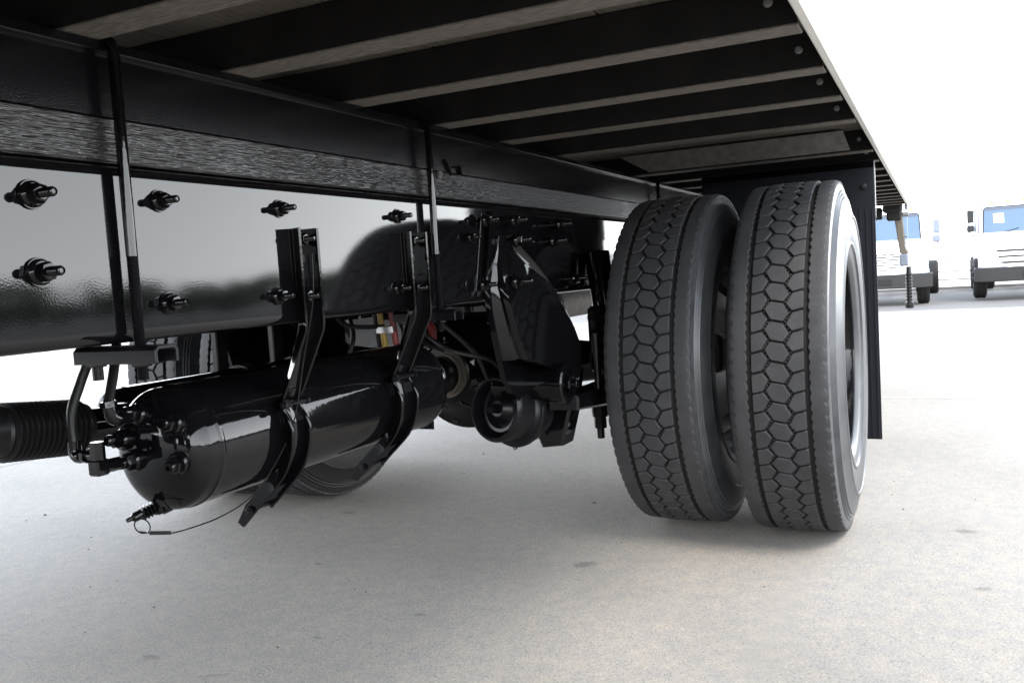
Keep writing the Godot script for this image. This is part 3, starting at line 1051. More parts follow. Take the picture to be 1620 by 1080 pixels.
func saddle(t: Node3D, zl: float, zr: float, c: Vector2, r: float) -> void:
	var web := []
	var lip := []
	var add := func(w: Vector2, l: Vector2) -> void:
		web.append(w)
		lip.append(l)
	add.call(Vector2(0.4345, 0.907), Vector2(0.459, 0.907))
	add.call(Vector2(0.4345, 0.752), Vector2(0.459, 0.750))
	add.call(Vector2(0.4335, 0.742), Vector2(0.4585, 0.738))
	add.call(Vector2(0.4305, 0.730), Vector2(0.456, 0.726))
	add.call(Vector2(0.389, 0.628), Vector2(0.403, 0.624))
	add.call(Vector2(0.379, 0.603), Vector2(0.391, 0.604))
	for i in 9:
		var a := deg_to_rad(20.0 - 68.0 * i / 8.0)
		var d := Vector2(cos(a), sin(a))
		add.call(c + d * (r + 0.0022), c + d * (r + lerpf(0.016, 0.028, minf(i / 2.0, 1.0))))
	var tl := Vector2(sin(deg_to_rad(-48.0)), -cos(deg_to_rad(-48.0)))
	var w1: Vector2 = web[web.size() - 1]
	var l1: Vector2 = lip[lip.size() - 1]
	add.call(w1 + tl * 0.05, l1 + tl * 0.05)
	add.call(w1 + tl * 0.085, l1 + tl * 0.085)
	var n := node("tank_bracket", t)
	var th := 0.004
	var nrm := []
	for i in web.size():
		nrm.append(((lip[i] as Vector2) - (web[i] as Vector2)).normalized())
	# web
	var b := Mb.new()
	var rings := []
	for i in web.size() - 1:
		var p: Vector2 = web[i]
		var q: Vector2 = p + nrm[i] * th
		rings.append([Vector3(p.x, p.y, zl - 0.009), Vector3(q.x, q.y, zl - 0.009), Vector3(q.x, q.y, zr), Vector3(p.x, p.y, zr)])
	b.loft(rings)
	obj("web", b, mats.gloss_paint, n, 30.0)
	# the two flanges, with a rounded outer edge; the left one runs on as a tab
	for s in 2:
		b = Mb.new()
		rings = []
		var z0 := zl + 0.0005 if s == 0 else zr + 0.0055
		var z1 := z0 - 0.006
		var zm := (z0 + z1) / 2
		for i in web.size():
			var p: Vector2 = web[i] + nrm[i] * 0.001
			var q: Vector2 = lip[i]
			var o: Vector2 = q - nrm[i] * 0.002
			var lean := -0.010 if s == 0 and i < web.size() - 3 else 0.0      # the front flange splays outwards
			rings.append([Vector3(p.x, p.y, z0 + lean), Vector3(o.x, o.y, z0), Vector3(q.x, q.y, zm), Vector3(o.x, o.y, z1), Vector3(p.x, p.y, z1 + lean)])
		if s == 0:
			var w: Vector2 = web[web.size() - 1] + tl * 0.042
			var q2: Vector2 = lip[lip.size() - 1] + tl * 0.036
			var w2 := w.lerp(q2, 0.45)
			rings.append([Vector3(w2.x, w2.y, z0), Vector3(q2.x, q2.y, z0), Vector3(q2.x, q2.y, zm), Vector3(q2.x, q2.y, z1), Vector3(w2.x, w2.y, z1)])
		b.loft(rings)
		obj("flange", b, mats.gloss_paint, n, 40.0)
	# raised bead in the middle of the web
	b = Mb.new()
	rings = []
	var zc := (zl + zr) / 2
	for i in range(4, web.size() - 2):
		var p: Vector2 = web[i] + nrm[i] * 0.003
		var q: Vector2 = p + nrm[i] * 0.007
		rings.append([Vector3(p.x, p.y, zc + 0.009), Vector3(q.x, q.y, zc + 0.004), Vector3(q.x, q.y, zc - 0.004), Vector3(p.x, p.y, zc - 0.009)])
	b.loft(rings)
	obj("bead", b, mats.gloss_paint, n, 45.0)
	# pins across the flanges and bolts through the web
	for p in [[0.398, 0.600], [0.297, 0.405]]:
		b = Mb.new()
		b.rod(Vector3(p[0], p[1], zl + 0.012), Vector3(p[0], p[1], zr - 0.012), 0.0042, 10, 0.0005)
		b.lathe(v2([0, 0, 0.0075, 0.0005, 0.0075, 0.006, 0, 0.0065]), Mb.along(Vector3(p[0], p[1], zr - 0.001), Vector3(0, 0, -1)), 6)
		b.lathe(v2([0, 0, 0.0075, 0.0005, 0.0075, 0.006, 0, 0.0065]), Mb.along(Vector3(p[0], p[1], zl + 0.001), Vector3(0, 0, 1)), 6)
		obj("pin", b, mats.steel_black, n, 30.0)
	var bm := bolt_meshes()
	for y in [0.888, 0.789]:
		var q := node("bolt", n)
		q.transform = Mb.along(Vector3(0.438, y, zc + 0.006), Vector3.RIGHT).scaled_local(Vector3.ONE * 0.8)
		put("bolt_head", bm[1], mats.gloss_paint, q)
		put("bolt_stud", bm[2], mats.gloss_paint, q)
	# slots punched in the web
	b = Mb.new()
	b.box(Vector3(0.4395, 0.855, zc + 0.004), Vector3(0.002, 0.014, 0.018), 0.0009)
	b.box(Vector3(0.4395, 0.832, zc + 0.008), Vector3(0.002, 0.018, 0.009), 0.0009, Basis(Vector3.RIGHT, 0.5))
	obj("slot", b, mats.hose_black, n)

func build_driveline(t: Node3D) -> void:
	var n := node("driveshaft", t)
	var a := Vector3(0, 0.603, -0.835)
	var e := Vector3(0, 0.562, -1.21)
	var xf := Mb.along(a, e - a)
	var b := Mb.new()
	# ribbed dust boot
	var pr := v2([0, -0.2, 0.03, -0.2, 0.03, 0.06, 0.041, 0.062, 0.043, 0.085, 0.043, 0.11, 0.046, 0.115])
	for i in 14:
		var y := 0.118 + i * 0.0105
		pr.append_array(v2([0.0445, y, 0.0445, y + 0.002, 0.0515, y + 0.0048, 0.0515, y + 0.0062, 0.0445, y + 0.009]))
	pr.append_array(v2([0.046, 0.267, 0.044, 0.277, 0.030, 0.279, 0, 0.279]))
	b.lathe(pr, xf, 48)
	obj("dust_boot", b, mats.soft_rubber, n, 30.0)
	b = Mb.new()
	b.lathe(v2([0, 0.275, 0.031, 0.275, 0.033, 0.28, 0.033, 0.335, 0.040, 0.345, 0.040, 0.375, 0.034, 0.385, 0.034, 0.40, 0, 0.40]), xf, 32)
	var o := Vector3(0, 0.555, -1.26)
	b.rod(o, Vector3(0, 0.515, -2.34), 0.048, 32)
	b.box(Vector3(0.04, 0.545, -1.27), Vector3(0.018, 0.05, 0.07), 0.006)
	b.box(Vector3(-0.04, 0.545, -1.27), Vector3(0.018, 0.05, 0.07), 0.006)
	obj("shaft", b, mats.gloss_paint, n, 32.0)
	# pinion yoke with a worn ring
	b = Mb.new()
	var px := Mb.along(Vector3(0.02, 0.505, -2.37), Vector3(0, -0.02, -1))
	b.lathe(v2([0, 0, 0.05, 0, 0.058, 0.01, 0.058, 0.07, 0.075, 0.08, 0.075, 0.14, 0, 0.14]), px, 36)
	b.lathe(v2([0, -0.012, 0.018, -0.012, 0.018, 0.005, 0, 0.005]), px, 6)
	obj("pinion_yoke", b, mats.steel_black, n, 32.0)
	b = Mb.new()
	b.lathe(v2([0.060, 0.035, 0.068, 0.035, 0.068, 0.045, 0.060, 0.045]), px, 48, true)
	b.lathe(v2([0.060, 0.055, 0.076, 0.055, 0.076, 0.065, 0.060, 0.065]), px, 48, true)
	obj("dust_ring", b, mats.tan_steel, n, 32.0)
	# rear axle: nose, banjo, tubes
	var ax := node("rear_axle", t)
	b = Mb.new()
	b.lathe(v2([0, 0, 0.085, 0, 0.11, 0.02, 0.13, 0.06, 0.17, 0.11, 0.198, 0.125, 0.205, 0.135, 0.205, 0.175, 0, 0.175]), Mb.along(Vector3(0, 0.505, -2.46), Vector3(0, 0, -1)), 48)
	for k in 9:
		var an := TAU * (k + 0.3) / 9.0
		var d := Vector3(cos(an), sin(an), 0)
		b.extrude(v2([0, 0, 0.0, 0.03, 0.11, 0.075, 0.11, 0]), Transform3D(Basis(Vector3(0, 0, -1), d, Vector3(0, 0, -1).cross(d)), Vector3(0, 0.505, -2.475) + d * 0.085 - Vector3(0, 0, -1).cross(d) * 0.006), 0.012, 0.002)
	obj("carrier_nose", b, mats.gloss_paint, ax, 32.0)
	b = Mb.new()
	for k in 14:
		var an := TAU * k / 14.0
		b.lathe(v2([0, 0, 0.016, 0, 0.016, 0.012, 0.0125, 0.014, 0.0125, 0.026, 0, 0.026]), Mb.along(Vector3(cos(an) * 0.184, 0.505 + sin(an) * 0.184, -2.602), Vector3(0, 0, 1)), 6)
	obj("cover_bolts", b, mats.gloss_paint, ax, 25.0)
	b = Mb.new()
	b.lathe(v2([0, -0.62, 0.062, -0.62, 0.064, -0.42, 0.072, -0.34, 0.12, -0.24, 0.175, -0.14, 0.20, 0.0, 0.175, 0.14, 0.12, 0.24, 0.072, 0.34, 0.064, 0.42, 0.062, 0.62, 0, 0.62]), Mb.along(Vector3(0, 0.505, AXLE_Z), Vector3.RIGHT), 48)
	obj("housing", b, mats.gloss_paint, ax, 40.0)
	for s in [-1, 1]:
		b = Mb.new()
		b.lathe(v2([0.07, 0.0, 0.205, 0.0, 0.215, 0.02, 0.215, 0.05, 0.208, 0.055, 0.208, 0.16, 0.15, 0.2, 0.07, 0.2]), Mb.along(Vector3(s * 0.60, 0.505, AXLE_Z), Vector3(s, 0, 0)), 56, true)
		obj("brake_drum", b, mats.rough_iron, ax, 35.0)
	b = Mb.new()
	b.box(Vector3(0.02, 0.725, -2.5), Vector3(0.56, 0.085, 0.09), 0.015)
	obj("torque_bracket", b, mats.gloss_paint, ax)
	# air lines bunched between the rails
	for h in [["hose_yellow", 0.086, -1.985, 0.0085], ["hose_red", 0.116, -1.995, 0.0085], ["hose_black", 0.06, -2.0, 0.008]]:
		b = Mb.new()
		b.tube(smooth_path([h[1], 0.86, h[2] - 0.02, h[1], 0.76, h[2], h[1] + 0.004, 0.69, h[2], h[1] + 0.01, 0.6, h[2] - 0.02, h[1] + 0.03, 0.5, h[2] - 0.12], 5), h[3], 10)
		obj("air_line", b, mats[h[0]], t)
	b = Mb.new()
	b.tube(smooth_path([0.11, 0.76, -2.10, 0.122, 0.725, -2.11, 0.138, 0.70, -2.12, 0.146, 0.67, -2.15, 0.12, 0.64, -2.2], 5), 0.012, 12)
	obj("air_line", b, mats.hose_red, t)
	b = Mb.new()
	b.lathe(v2([0.009, -0.008, 0.03, -0.008, 0.03, 0.008, 0.009, 0.008]), Transform3D(Basis().scaled(Vector3(1, 1, 0.6)), Vector3(0.1, 0.68, -1.985)), 20, true)
	obj("hose_clip", b, mats.bare_steel, t)
	for h in [[0.34, 0.53, -2.1, 0.33, 0.60, -2.06, 0.28, 0.68, -2.0, 0.22, 0.74, -1.95, 0.2, 0.86, -1.95], [0.40, 0.53, -2.1, 0.38, 0.585, -2.05, 0.30, 0.62, -1.98, 0.22, 0.66, -2.0, 0.12, 0.7, -2.1, 0.05, 0.74, -2.2], [0.22, 0.86, -2.2, 0.2, 0.78, -2.24, 0.1, 0.72, -2.3, -0.05, 0.72, -2.32, -0.2, 0.76, -2.3], [0.25, 0.86, -1.8, 0.24, 0.78, -1.86, 0.17, 0.72, -1.95, 0.13, 0.66, -2.05, 0.15, 0.6, -2.2], [-0.02, 0.86, -1.9, 0.0, 0.74, -1.9, 0.02, 0.7, -1.92, 0.06, 0.69, -1.96, 0.1, 0.69, -1.98], [-0.1, 0.86, -2.1, -0.06, 0.72, -2.05, -0.03, 0.66, -2.02, -0.04, 0.6, -2.0, -0.09, 0.53, -2.05]]:
		b = Mb.new()
		b.tube(smooth_path(h, 5), 0.006, 8)
		obj("air_line", b, mats.hose_black, t)

func build_suspension(t: Node3D) -> void:
	for s in [1.0, -1.0]:
		var h := node("spring_hanger", t)
		if s < 0:
			h.rotation.y = 0.0
		var sec := [[0.905, -1.992, -2.06, 0.452], [0.87, -1.975, -2.085, 0.468], [0.83, -1.948, -2.125, 0.488], [0.78, -1.928, -2.175, 0.505], [0.72, -1.932, -2.222, 0.516], [0.65, -1.952, -2.285, 0.522], [0.59, -1.972, -2.322, 0.526], [0.54, -1.992, -2.305, 0.528], [0.50, -2.03, -2.272, 0.528], [0.465, -2.08, -2.235, 0.528]]
		var outer := []
		var inner := []
		var front := []
		var edge := []
		for k in sec.size():
			var q: Array = sec[k]
			var y: float = q[0]
			var zf: float = q[1]
			var zr: float = q[2]
			var xo: float = q[3]
			var th := 0.014
			var fz := zf - 0.012 - 0.02 * sin(PI * k / (sec.size() - 1.0))   # the outer plate's front edge stands back
			if y < 0.57:
				fz = lerpf(fz, -2.165, minf((0.57 - y) / 0.03, 1.0))
			var span := zr - fz
			var xf := xo - 0.026 * clampf((0.9 - y) / 0.06, 0.0, 1.0) * clampf((y - 0.55) / 0.06, 0.0, 1.0)
			outer.append([Vector3(s * (xf - th), y, fz), Vector3(s * xf, y, fz - 0.004), Vector3(s * (lerpf(xf, xo, 0.7) + 0.003), y, fz + span * 0.45), Vector3(s * (xo - 0.006), y, fz + span * 0.76), Vector3(s * (xo + 0.012), y, fz + span * 0.90), Vector3(s * (xo + 0.006), y, zr), Vector3(s * (xo - th), y, zr)])
			inner.append([Vector3(s * 0.436, y, zf), Vector3(s * 0.449, y, zf - 0.002), Vector3(s * 0.449, y, zr), Vector3(s * 0.436, y, zr)])
			if y < 0.57:
				continue
			xo = xf
			var xm := lerpf(0.449, xo, 0.5)
			front.append([Vector3(s * 0.440, y, zf - 0.012), Vector3(s * 0.448, y, zf - 0.010), Vector3(s * xm, y, lerpf(zf, fz, 0.5) - 0.022), Vector3(s * (xo - 0.004), y, fz - 0.004), Vector3(s * (xo - 0.01), y, fz - 0.022), Vector3(s * xm, y, lerpf(zf, fz, 0.5) - 0.036), Vector3(s * 0.440, y, zf - 0.03)])
		for p in [["outer_plate", outer], ["inner_plate", inner], ["front_web", front]]:
			var b := Mb.new()
			b.loft(p[1])
			obj(p[0], b, mats.gloss_paint, h, 55.0)
		# pad on the rail
		var b := Mb.new()
		b.extrude(v2([-1.92, 0.77, -1.975, 0.965, -2.52, 0.965, -2.56, 0.77, -2.3, 0.75]), zx(Vector3(0.4335 if s > 0 else -0.4475, 0, 0)), 0.014, 0.003)
		obj("rail_pad", b, mats.gloss_paint, h)
		# pivot bush
		b = Mb.new()
		b.lathe(v2([0, -0.20, 0.045, -0.20, 0.048, -0.195, 0.048, -0.012, 0.056, -0.010, 0.056, 0.006, 0.052, 0.010, 0.038, 0.010, 0.034, 0.002, 0.0, 0.002]), Mb.along(Vector3(s * 0.545, 0.508, -2.155), Vector3(s, 0, 0)), 40)
		b.lathe(v2([0, 0, 0.021, 0.001, 0.021, 0.013, 0.018, 0.016, 0, 0.016]), Mb.along(Vector3(s * 0.547, 0.508, -2.155), Vector3(s, 0, 0)), 6)
		b.rod(Vector3(s * 0.56, 0.508, -2.155), Vector3(s * 0.58, 0.508, -2.155), 0.011, 14, 0.001)
		obj("pivot_bush", b, mats.gloss_paint, h, 32.0)
	for p in [[0.942, -1.93, 0.9, 0.0], [0.942, -2.03, 0.9, 0.03], [0.94, -2.33, 0.9, 0.03], [0.893, -2.06, 1.0, 0.02], [0.893, -2.30, 1.0, 0.02], [0.785, -1.90, 0.9, 0.0], [0.787, -2.0, 1.1, 0.04], [0.783, -2.46, 1.0, 0.015], [0.90, -1.86, 0.7, -0.006]]:
		rail_bolt(t, Vector3(0.4475 + p[3], p[0], p[1]), p[2])
		if p[3] > 0.01:
			var bb := Mb.new()
			bb.rod(Vector3(0.44, p[0], p[1]), Vector3(0.449 + p[3], p[0], p[1]), 0.013, 14, 0.001)
			obj("spacer_sleeve", bb, mats.gloss_paint, t)
	for s in [1.0, -1.0]:
		# spring beam from the pivot to the axle seat
		var n := node("spring_beam", t)
		var b := Mb.new()
		b.extrude(v2([-2.15, 0.478, -2.45, 0.468, -3.2, 0.48, -3.2, 0.43, -2.45, 0.408, -2.15, 0.438]), zx(Vector3(s * 0.535 - 0.045, 0, 0)), 0.09, 0.006)
		obj("beam", b, mats.gloss_paint, n)
		b = Mb.new()
		b.box(Vector3(s * 0.53, 0.59, AXLE_Z), Vector3(0.15, 0.21, 0.36), 0.012)
		b.rod(Vector3(s * 0.545, 0.43, -2.6), Vector3(s * 0.50, 0.62, -2.64), 0.03, 20)
		b.rod(Vector3(s * 0.505, 0.60, -2.64), Vector3(s * 0.47, 0.86, -2.66), 0.04, 20)
		b.box(Vector3(s * 0.52, 0.445, AXLE_Z + 0.02), Vector3(0.12, 0.05, 0.24), 0.012)
		obj("axle_seat", b, mats.gloss_paint, n)
		for z in [-2.45, -3.03]:
			b = Mb.new()
			b.rod(Vector3(s * 0.528, 0.305, z), Vector3(s * 0.528, 0.62, z), 0.011, 12, 0.001)
			b.box(Vector3(s * 0.528, 0.425, z), Vector3(0.05, 0.04, 0.05), 0.006)
			b.lathe(v2([0, 0.335, 0.0185, 0.336, 0.0195, 0.339, 0.0195, 0.366, 0.018, 0.369, 0.024, 0.370, 0.026, 0.385, 0.026, 0.405, 0, 0.406]), Transform3D(Basis(), Vector3(s * 0.528, 0, z)), 6)
			obj("axle_bolt", b, mats.steel_black, n, 25.0)
		# brake chamber ahead of the axle
		var k := node("brake_chamber", t)
		b = Mb.new()
		var ax := Vector3(s * 0.30, -0.16, -0.94)
		var at := Vector3(s * 0.362, 0.452, -2.08)
		var xf := Mb.along(at, ax)
		b.lathe(v2([0, 0.012, 0.02, 0.014, 0.034, 0.030, 0.044, 0.034, 0.050, 0.024, 0.058, 0.024, 0.066, 0.034, 0.071, 0.002, 0.075, 0.0, 0.080, 0.002, 0.084, 0.01, 0.084, 0.022, 0.080, 0.026, 0.082, 0.065, 0.088, 0.072, 0.096, 0.075, 0.098, 0.082, 0.096, 0.092, 0.088, 0.096, 0.085, 0.12, 0.07, 0.15, 0.04, 0.165, 0, 0.165]), xf.scaled_local(Vector3(1.08, 1.1, 1.08)), 56)
		obj("housing", b, mats.steel_black, k, 32.0)
		b = Mb.new()
		b.lathe(v2([0, -0.012, 0.014, -0.012, 0.015, -0.01, 0.015, 0.052, 0, 0.052]), xf, 6)
		b.rod(xf * Vector3(0.0, -0.018, 0.0), xf * Vector3(0, 0.05, 0), 0.008, 12)
		obj("release_bolt", b, mats.gloss_paint, k, 30.0)
		b = Mb.new()
		var cl := xf * Vector3(0, 0.083, 0) + Vector3(-s * 0.015, -0.098, 0)
		b.rod(cl + Vector3(0, 0.01, 0), cl + Vector3(s * 0.012, -0.016, 0.0), 0.005, 8)
		obj("clamp_bolt", b, mats.gloss_paint, k)
		b = Mb.new()
		b.extrude(v2([-0.06, 0.16, 0.075, 0.16, 0.06, 0.05, 0.03, -0.055, -0.035, -0.062, -0.06, 0.0]), Transform3D(Basis(Vector3(s, 0, 0.0), Vector3(0, 1, 0), Vector3(0, 0, 1)), Vector3(s * 0.447, 0.37, -2.36)), 0.09, 0.008)
		obj("mount", b, mats.gloss_paint, k)
		# air spring and damper behind the axle
		b = Mb.new()
		b.lathe(v2([0, 0.0, 0.09, 0.0, 0.12, 0.03, 0.13, 0.09, 0.12, 0.15, 0.11, 0.2, 0.12, 0.24, 0, 0.26]), Transform3D(Basis(), Vector3(s * 0.5, 0.48, -3.1)), 32)
		obj("air_spring", b, mats.soft_rubber, t)
	# muffler on the far side, seen through the gap over the axle
	var b := Mb.new()
	var mp := v2([0, 0, 0.03, 0, 0.03, 0.08, 0.075, 0.11, 0.08, 0.13, 0.08, 0.62, 0.075, 0.65, 0, 0.66])
	b.lathe(mp, Mb.along(Vector3(-0.3, 0.65, -3.95), Vector3(0, 0, -1)), 32)
	obj("muffler", b, mats.rough_iron, t)

func tyre_meshes() -> Array:
	var R := 0.515
	var half := 0.1178
	var n := 63
	var base := R - 0.0135
	var crown := func(u: float) -> float: return R - 0.0055 * pow(absf(u) / half, 2.2)
	# carcass
	var c := Mb.new()
	var right := v2([half - 0.006, base, half + 0.001, R - 0.0165, half + 0.0035, R - 0.024, half + 0.0045, R - 0.034, half + 0.009, R - 0.037, half + 0.008, R - 0.043, half + 0.0125, R - 0.046, half + 0.0115, R - 0.053, half + 0.0165, R - 0.056, half + 0.0165, R - 0.062, half + 0.0215, R - 0.080, 0.1465, R - 0.104, 0.1500, R - 0.108, 0.1500, R - 0.113, 0.1470, R - 0.117, 0.147, R - 0.140, 0.144, R - 0.165, 0.141, R - 0.182, 0.1435, R - 0.185, 0.1435, R - 0.190, 0.138, R - 0.194, 0.134, R - 0.212, 0.130, R - 0.222, 0.120, R - 0.230])
	var pr := PackedVector2Array()
	for p in right:
		var u := p.x
		pr.append(Vector2(p.y, u))
	for i in range(right.size() - 1, -1, -1):
		pr.append(Vector2(right[i].y, -right[i].x))
	c.lathe(pr, Mb.along(Vector3.ZERO, Vector3.RIGHT), 120, true)
	var gr := Mb.new()
	gr.lathe(v2([base - 0.006, -0.109, base + 0.0006, -0.109, base + 0.0006, 0.109, base - 0.006, 0.109]), Mb.along(Vector3.ZERO, Vector3.RIGHT), 120, true)
	# tread blocks
	var t := Mb.new()
	var ang := TAU / n
	var len_p := ang * R
	var P := func(u: float, s: float, r: float) -> Vector3: return Vector3(u, r * cos(s / R), r * sin(s / R))
	var uL := -0.0262
	var uR := 0.0262
	var a := 0.0082
	var g := 0.0662
	var h := len_p / 2
	var zg := 0.0016
	var shapes := [
		v2([uL + a + zg, 0, uR - a - zg, 0, uR + a - zg, h, uR - a - zg, 2 * h, uL + a + zg, 2 * h, uL - a + zg, h]),
		v2([-g, -h, uL - a - zg, -h, uL + a - zg, 0, uL - a - zg, h, -g, h]),
		v2([uR + a + zg, -h, g, -h, g, h, uR + a + zg, h, uR - a + zg, 0])]
	# lean the cross cuts as on the real blocks
	for k in 3:
		for i in shapes[k].size():
			var q: Vector2 = shapes[k][i]
			shapes[k][i] = Vector2(q.x, q.y + q.x * (0.2 if k == 0 else (-0.24 if k == 1 else -0.28)) + (0.0 if k == 0 else (-0.0115 if k == 1 else 0.0125)))
	var r2 := RandomNumberGenerator.new()
	r2.seed = 5
	for k in 3:
		var o := Mb.inset(shapes[k], 0.0025)
		o = rounded(o, [0.003, 0.003, 0.003, 0.003, 0.003, 0.003].slice(0, o.size()), 1)
		var tp := Mb.inset(o, 0.0014)
		for i in n:
			var s0 := i * len_p
			var dr := r2.randf_range(-0.0006, 0.0004)
			var rings := [[], [], []]
			var mv := Vector2(r2.randf_range(-0.0005, 0.0005), r2.randf_range(-0.0007, 0.0007))
			s0 += mv.y
			for j in o.size():
				rings[0].append(P.call(o[j].x, o[j].y + s0, base - 0.001))
				rings[1].append(P.call(o[j].x, o[j].y + s0, crown.call(o[j].x) - 0.0014 + dr))
				rings[2].append(P.call(tp[j].x, tp[j].y + s0, crown.call(tp[j].x) + dr))
			t.loft(rings)
	# pips in the zigzag grooves
	for sgn in [-1.0, 1.0]:
		for i in n:
			for hh in 2:
				for k in 3:
					var f := (k + 0.6) / 3.2
					var s := i * len_p + (hh + f) * h
					var u: float
					if sgn < 0:
						u = uL + lerpf(a, -a, f if hh == 0 else 1.0 - f)
					else:
						u = uR + lerpf(-a, a, f if hh == 0 else 1.0 - f)
					s += u * 0.2
					var rr := base + 0.002
					var rot := Basis(Vector3.RIGHT, s / R)
					t.box(rot * Vector3(u, rr, 0), Vector3(0.0034, 0.009, 0.005), 0.0, rot * Basis(Vector3.UP, 0.3 * sgn * (1 if hh else -1)))
	# shoulder ribs with scalloped edges
	var seg := n * 6
	for sgn in [-1.0, 1.0]:
		var rings := []
		for i in seg:
			var s: float = float(i) / seg * TAU * R
			var ph := fmod(i, 6)
			var tooth := 0.0036 if int(ph) % 3 == 0 else (0.0 if int(ph) % 3 == 1 else -0.0008)
			var notch := -0.006 if int(i) % 4 == 0 else 0.0
			var dr := r2.randf_range(-0.0005, 0.0003)
			var gi := 0.0752 + tooth
			var ring := []
			for q in [[gi + 0.001, base - 0.001 - R], [gi, -0.003], [gi + 0.0016, -0.0016], [0.097, 0.0], [half - 0.006 + notch * 0.7, 0.0], [half - 0.001 + notch, -0.0028], [half + 0.0012 + notch * 0.5, -0.009], [half + 0.001, -0.018]]:
				var rad: float = (R + q[1]) if q[1] < -0.005 else crown.call(q[0]) + q[1] + dr
				ring.append(P.call(sgn * q[0], s, rad))
			rings.append(ring)
		var from := t.t.size()
		for i in seg:
			var x: Array = rings[i]
			var y: Array = rings[(i + 1) % seg]
			for k in x.size() - 1:
				if sgn < 0:
					t.quad(x[k], y[k], y[k + 1], x[k + 1])
				else:
					t.quad(x[k], x[k + 1], y[k + 1], y[k])
		# outward side: check against the radius
		var p0 := t.t[from + 18]
		var nn := (t.t[from + 19] - p0).cross(t.t[from + 20] - p0)
		if nn.dot(Vector3(0, p0.y, p0.z)) < 0.0:
			for i in range(from, t.t.size(), 3):
				var kk := t.t[i + 1]
				t.t[i + 1] = t.t[i + 2]
				t.t[i + 2] = kk
	return [c.mesh(30.0), t.mesh(30.0), gr.mesh(30.0)]

func rim_mesh() -> ArrayMesh:
	var b := Mb.new()
	var xf := Mb.along(Vector3.ZERO, Vector3.RIGHT)
	# barrel: flange, bead seat, drop centre
	b.lathe(v2([0.290, 0.112, 0.304, 0.116, 0.308, 0.122, 0.306, 0.127, 0.3005, 0.1285, 0.2955, 0.126, 0.287, 0.122, 0.2835, 0.115, 0.283, 0.05, 0.262, 0.015, 0.250, 0.0, 0.250, -0.03, 0.268, -0.085, 0.279, -0.112, 0.290, -0.124, 0.300, -0.128, 0.306, -0.127, 0.308, -0.122, 0.304, -0.116, 0.288, -0.112, 0.276, -0.085, 0.262, -0.03, 0.262, -0.005, 0.288, 0.05, 0.288, 0.09]), xf, 96, true)
	# disc, dished inwards, with ten hand holes
	var prof := v2([0.254, -0.035, 0.246, -0.062, 0.235, -0.085, 0.215, -0.115, 0.195, -0.140, 0.178, -0.158, 0.165, -0.164])
	var u_of := func(r: float) -> float:
		for i in prof.size() - 1:
			if r <= prof[i].x and r >= prof[i + 1].x:
				return lerpf(prof[i].y, prof[i + 1].y, (prof[i].x - r) / (prof[i].x - prof[i + 1].x))
		return -0.164
	var th := 0.010
	var n := 5
	for k in n:
		var a0 := TAU * k / n
		var outer := []
		var inner := []
		for i in 32:
			var an := TAU * i / 32.0 + PI / 4
			var d := Vector2(cos(an), sin(an))
			var q := d / maxf(absf(d.x), absf(d.y))
			outer.append(q)
			inner.append(Vector2(d.x * 0.43, d.y * 0.62))
		var at := func(q: Vector2, off: float) -> Vector3:
			var r := 0.2095 + q.y * 0.0445
			var an := a0 + q.x * PI / n
			return Vector3(u_of.call(r) + off, r * cos(an), r * sin(an))
		for step in 3:
			for i in 32:
				var j := (i + 1) % 32
				var f0 := step / 3.0
				var f1 := (step + 1) / 3.0
				var p0: Vector2 = inner[i].lerp(outer[i], f0)
				var p1: Vector2 = inner[j].lerp(outer[j], f0)
				var p2: Vector2 = inner[j].lerp(outer[j], f1)
				var p3: Vector2 = inner[i].lerp(outer[i], f1)
				b.quad(at.call(p0, 0.0), at.call(p3, 0.0), at.call(p2, 0.0), at.call(p1, 0.0))
				b.quad(at.call(p0, -th), at.call(p1, -th), at.call(p2, -th), at.call(p3, -th))
		for i in 32:
			var j := (i + 1) % 32
			b.quad(at.call(inner[i], 0.0), at.call(inner[j], 0.0), at.call(inner[j], -th), at.call(inner[i], -th))
	b.lathe(v2([0.167, -0.1645, 0.110, -0.1645, 0.110, -0.1745, 0.167, -0.1745]), xf, 60, true)
	return b.mesh(35.0)

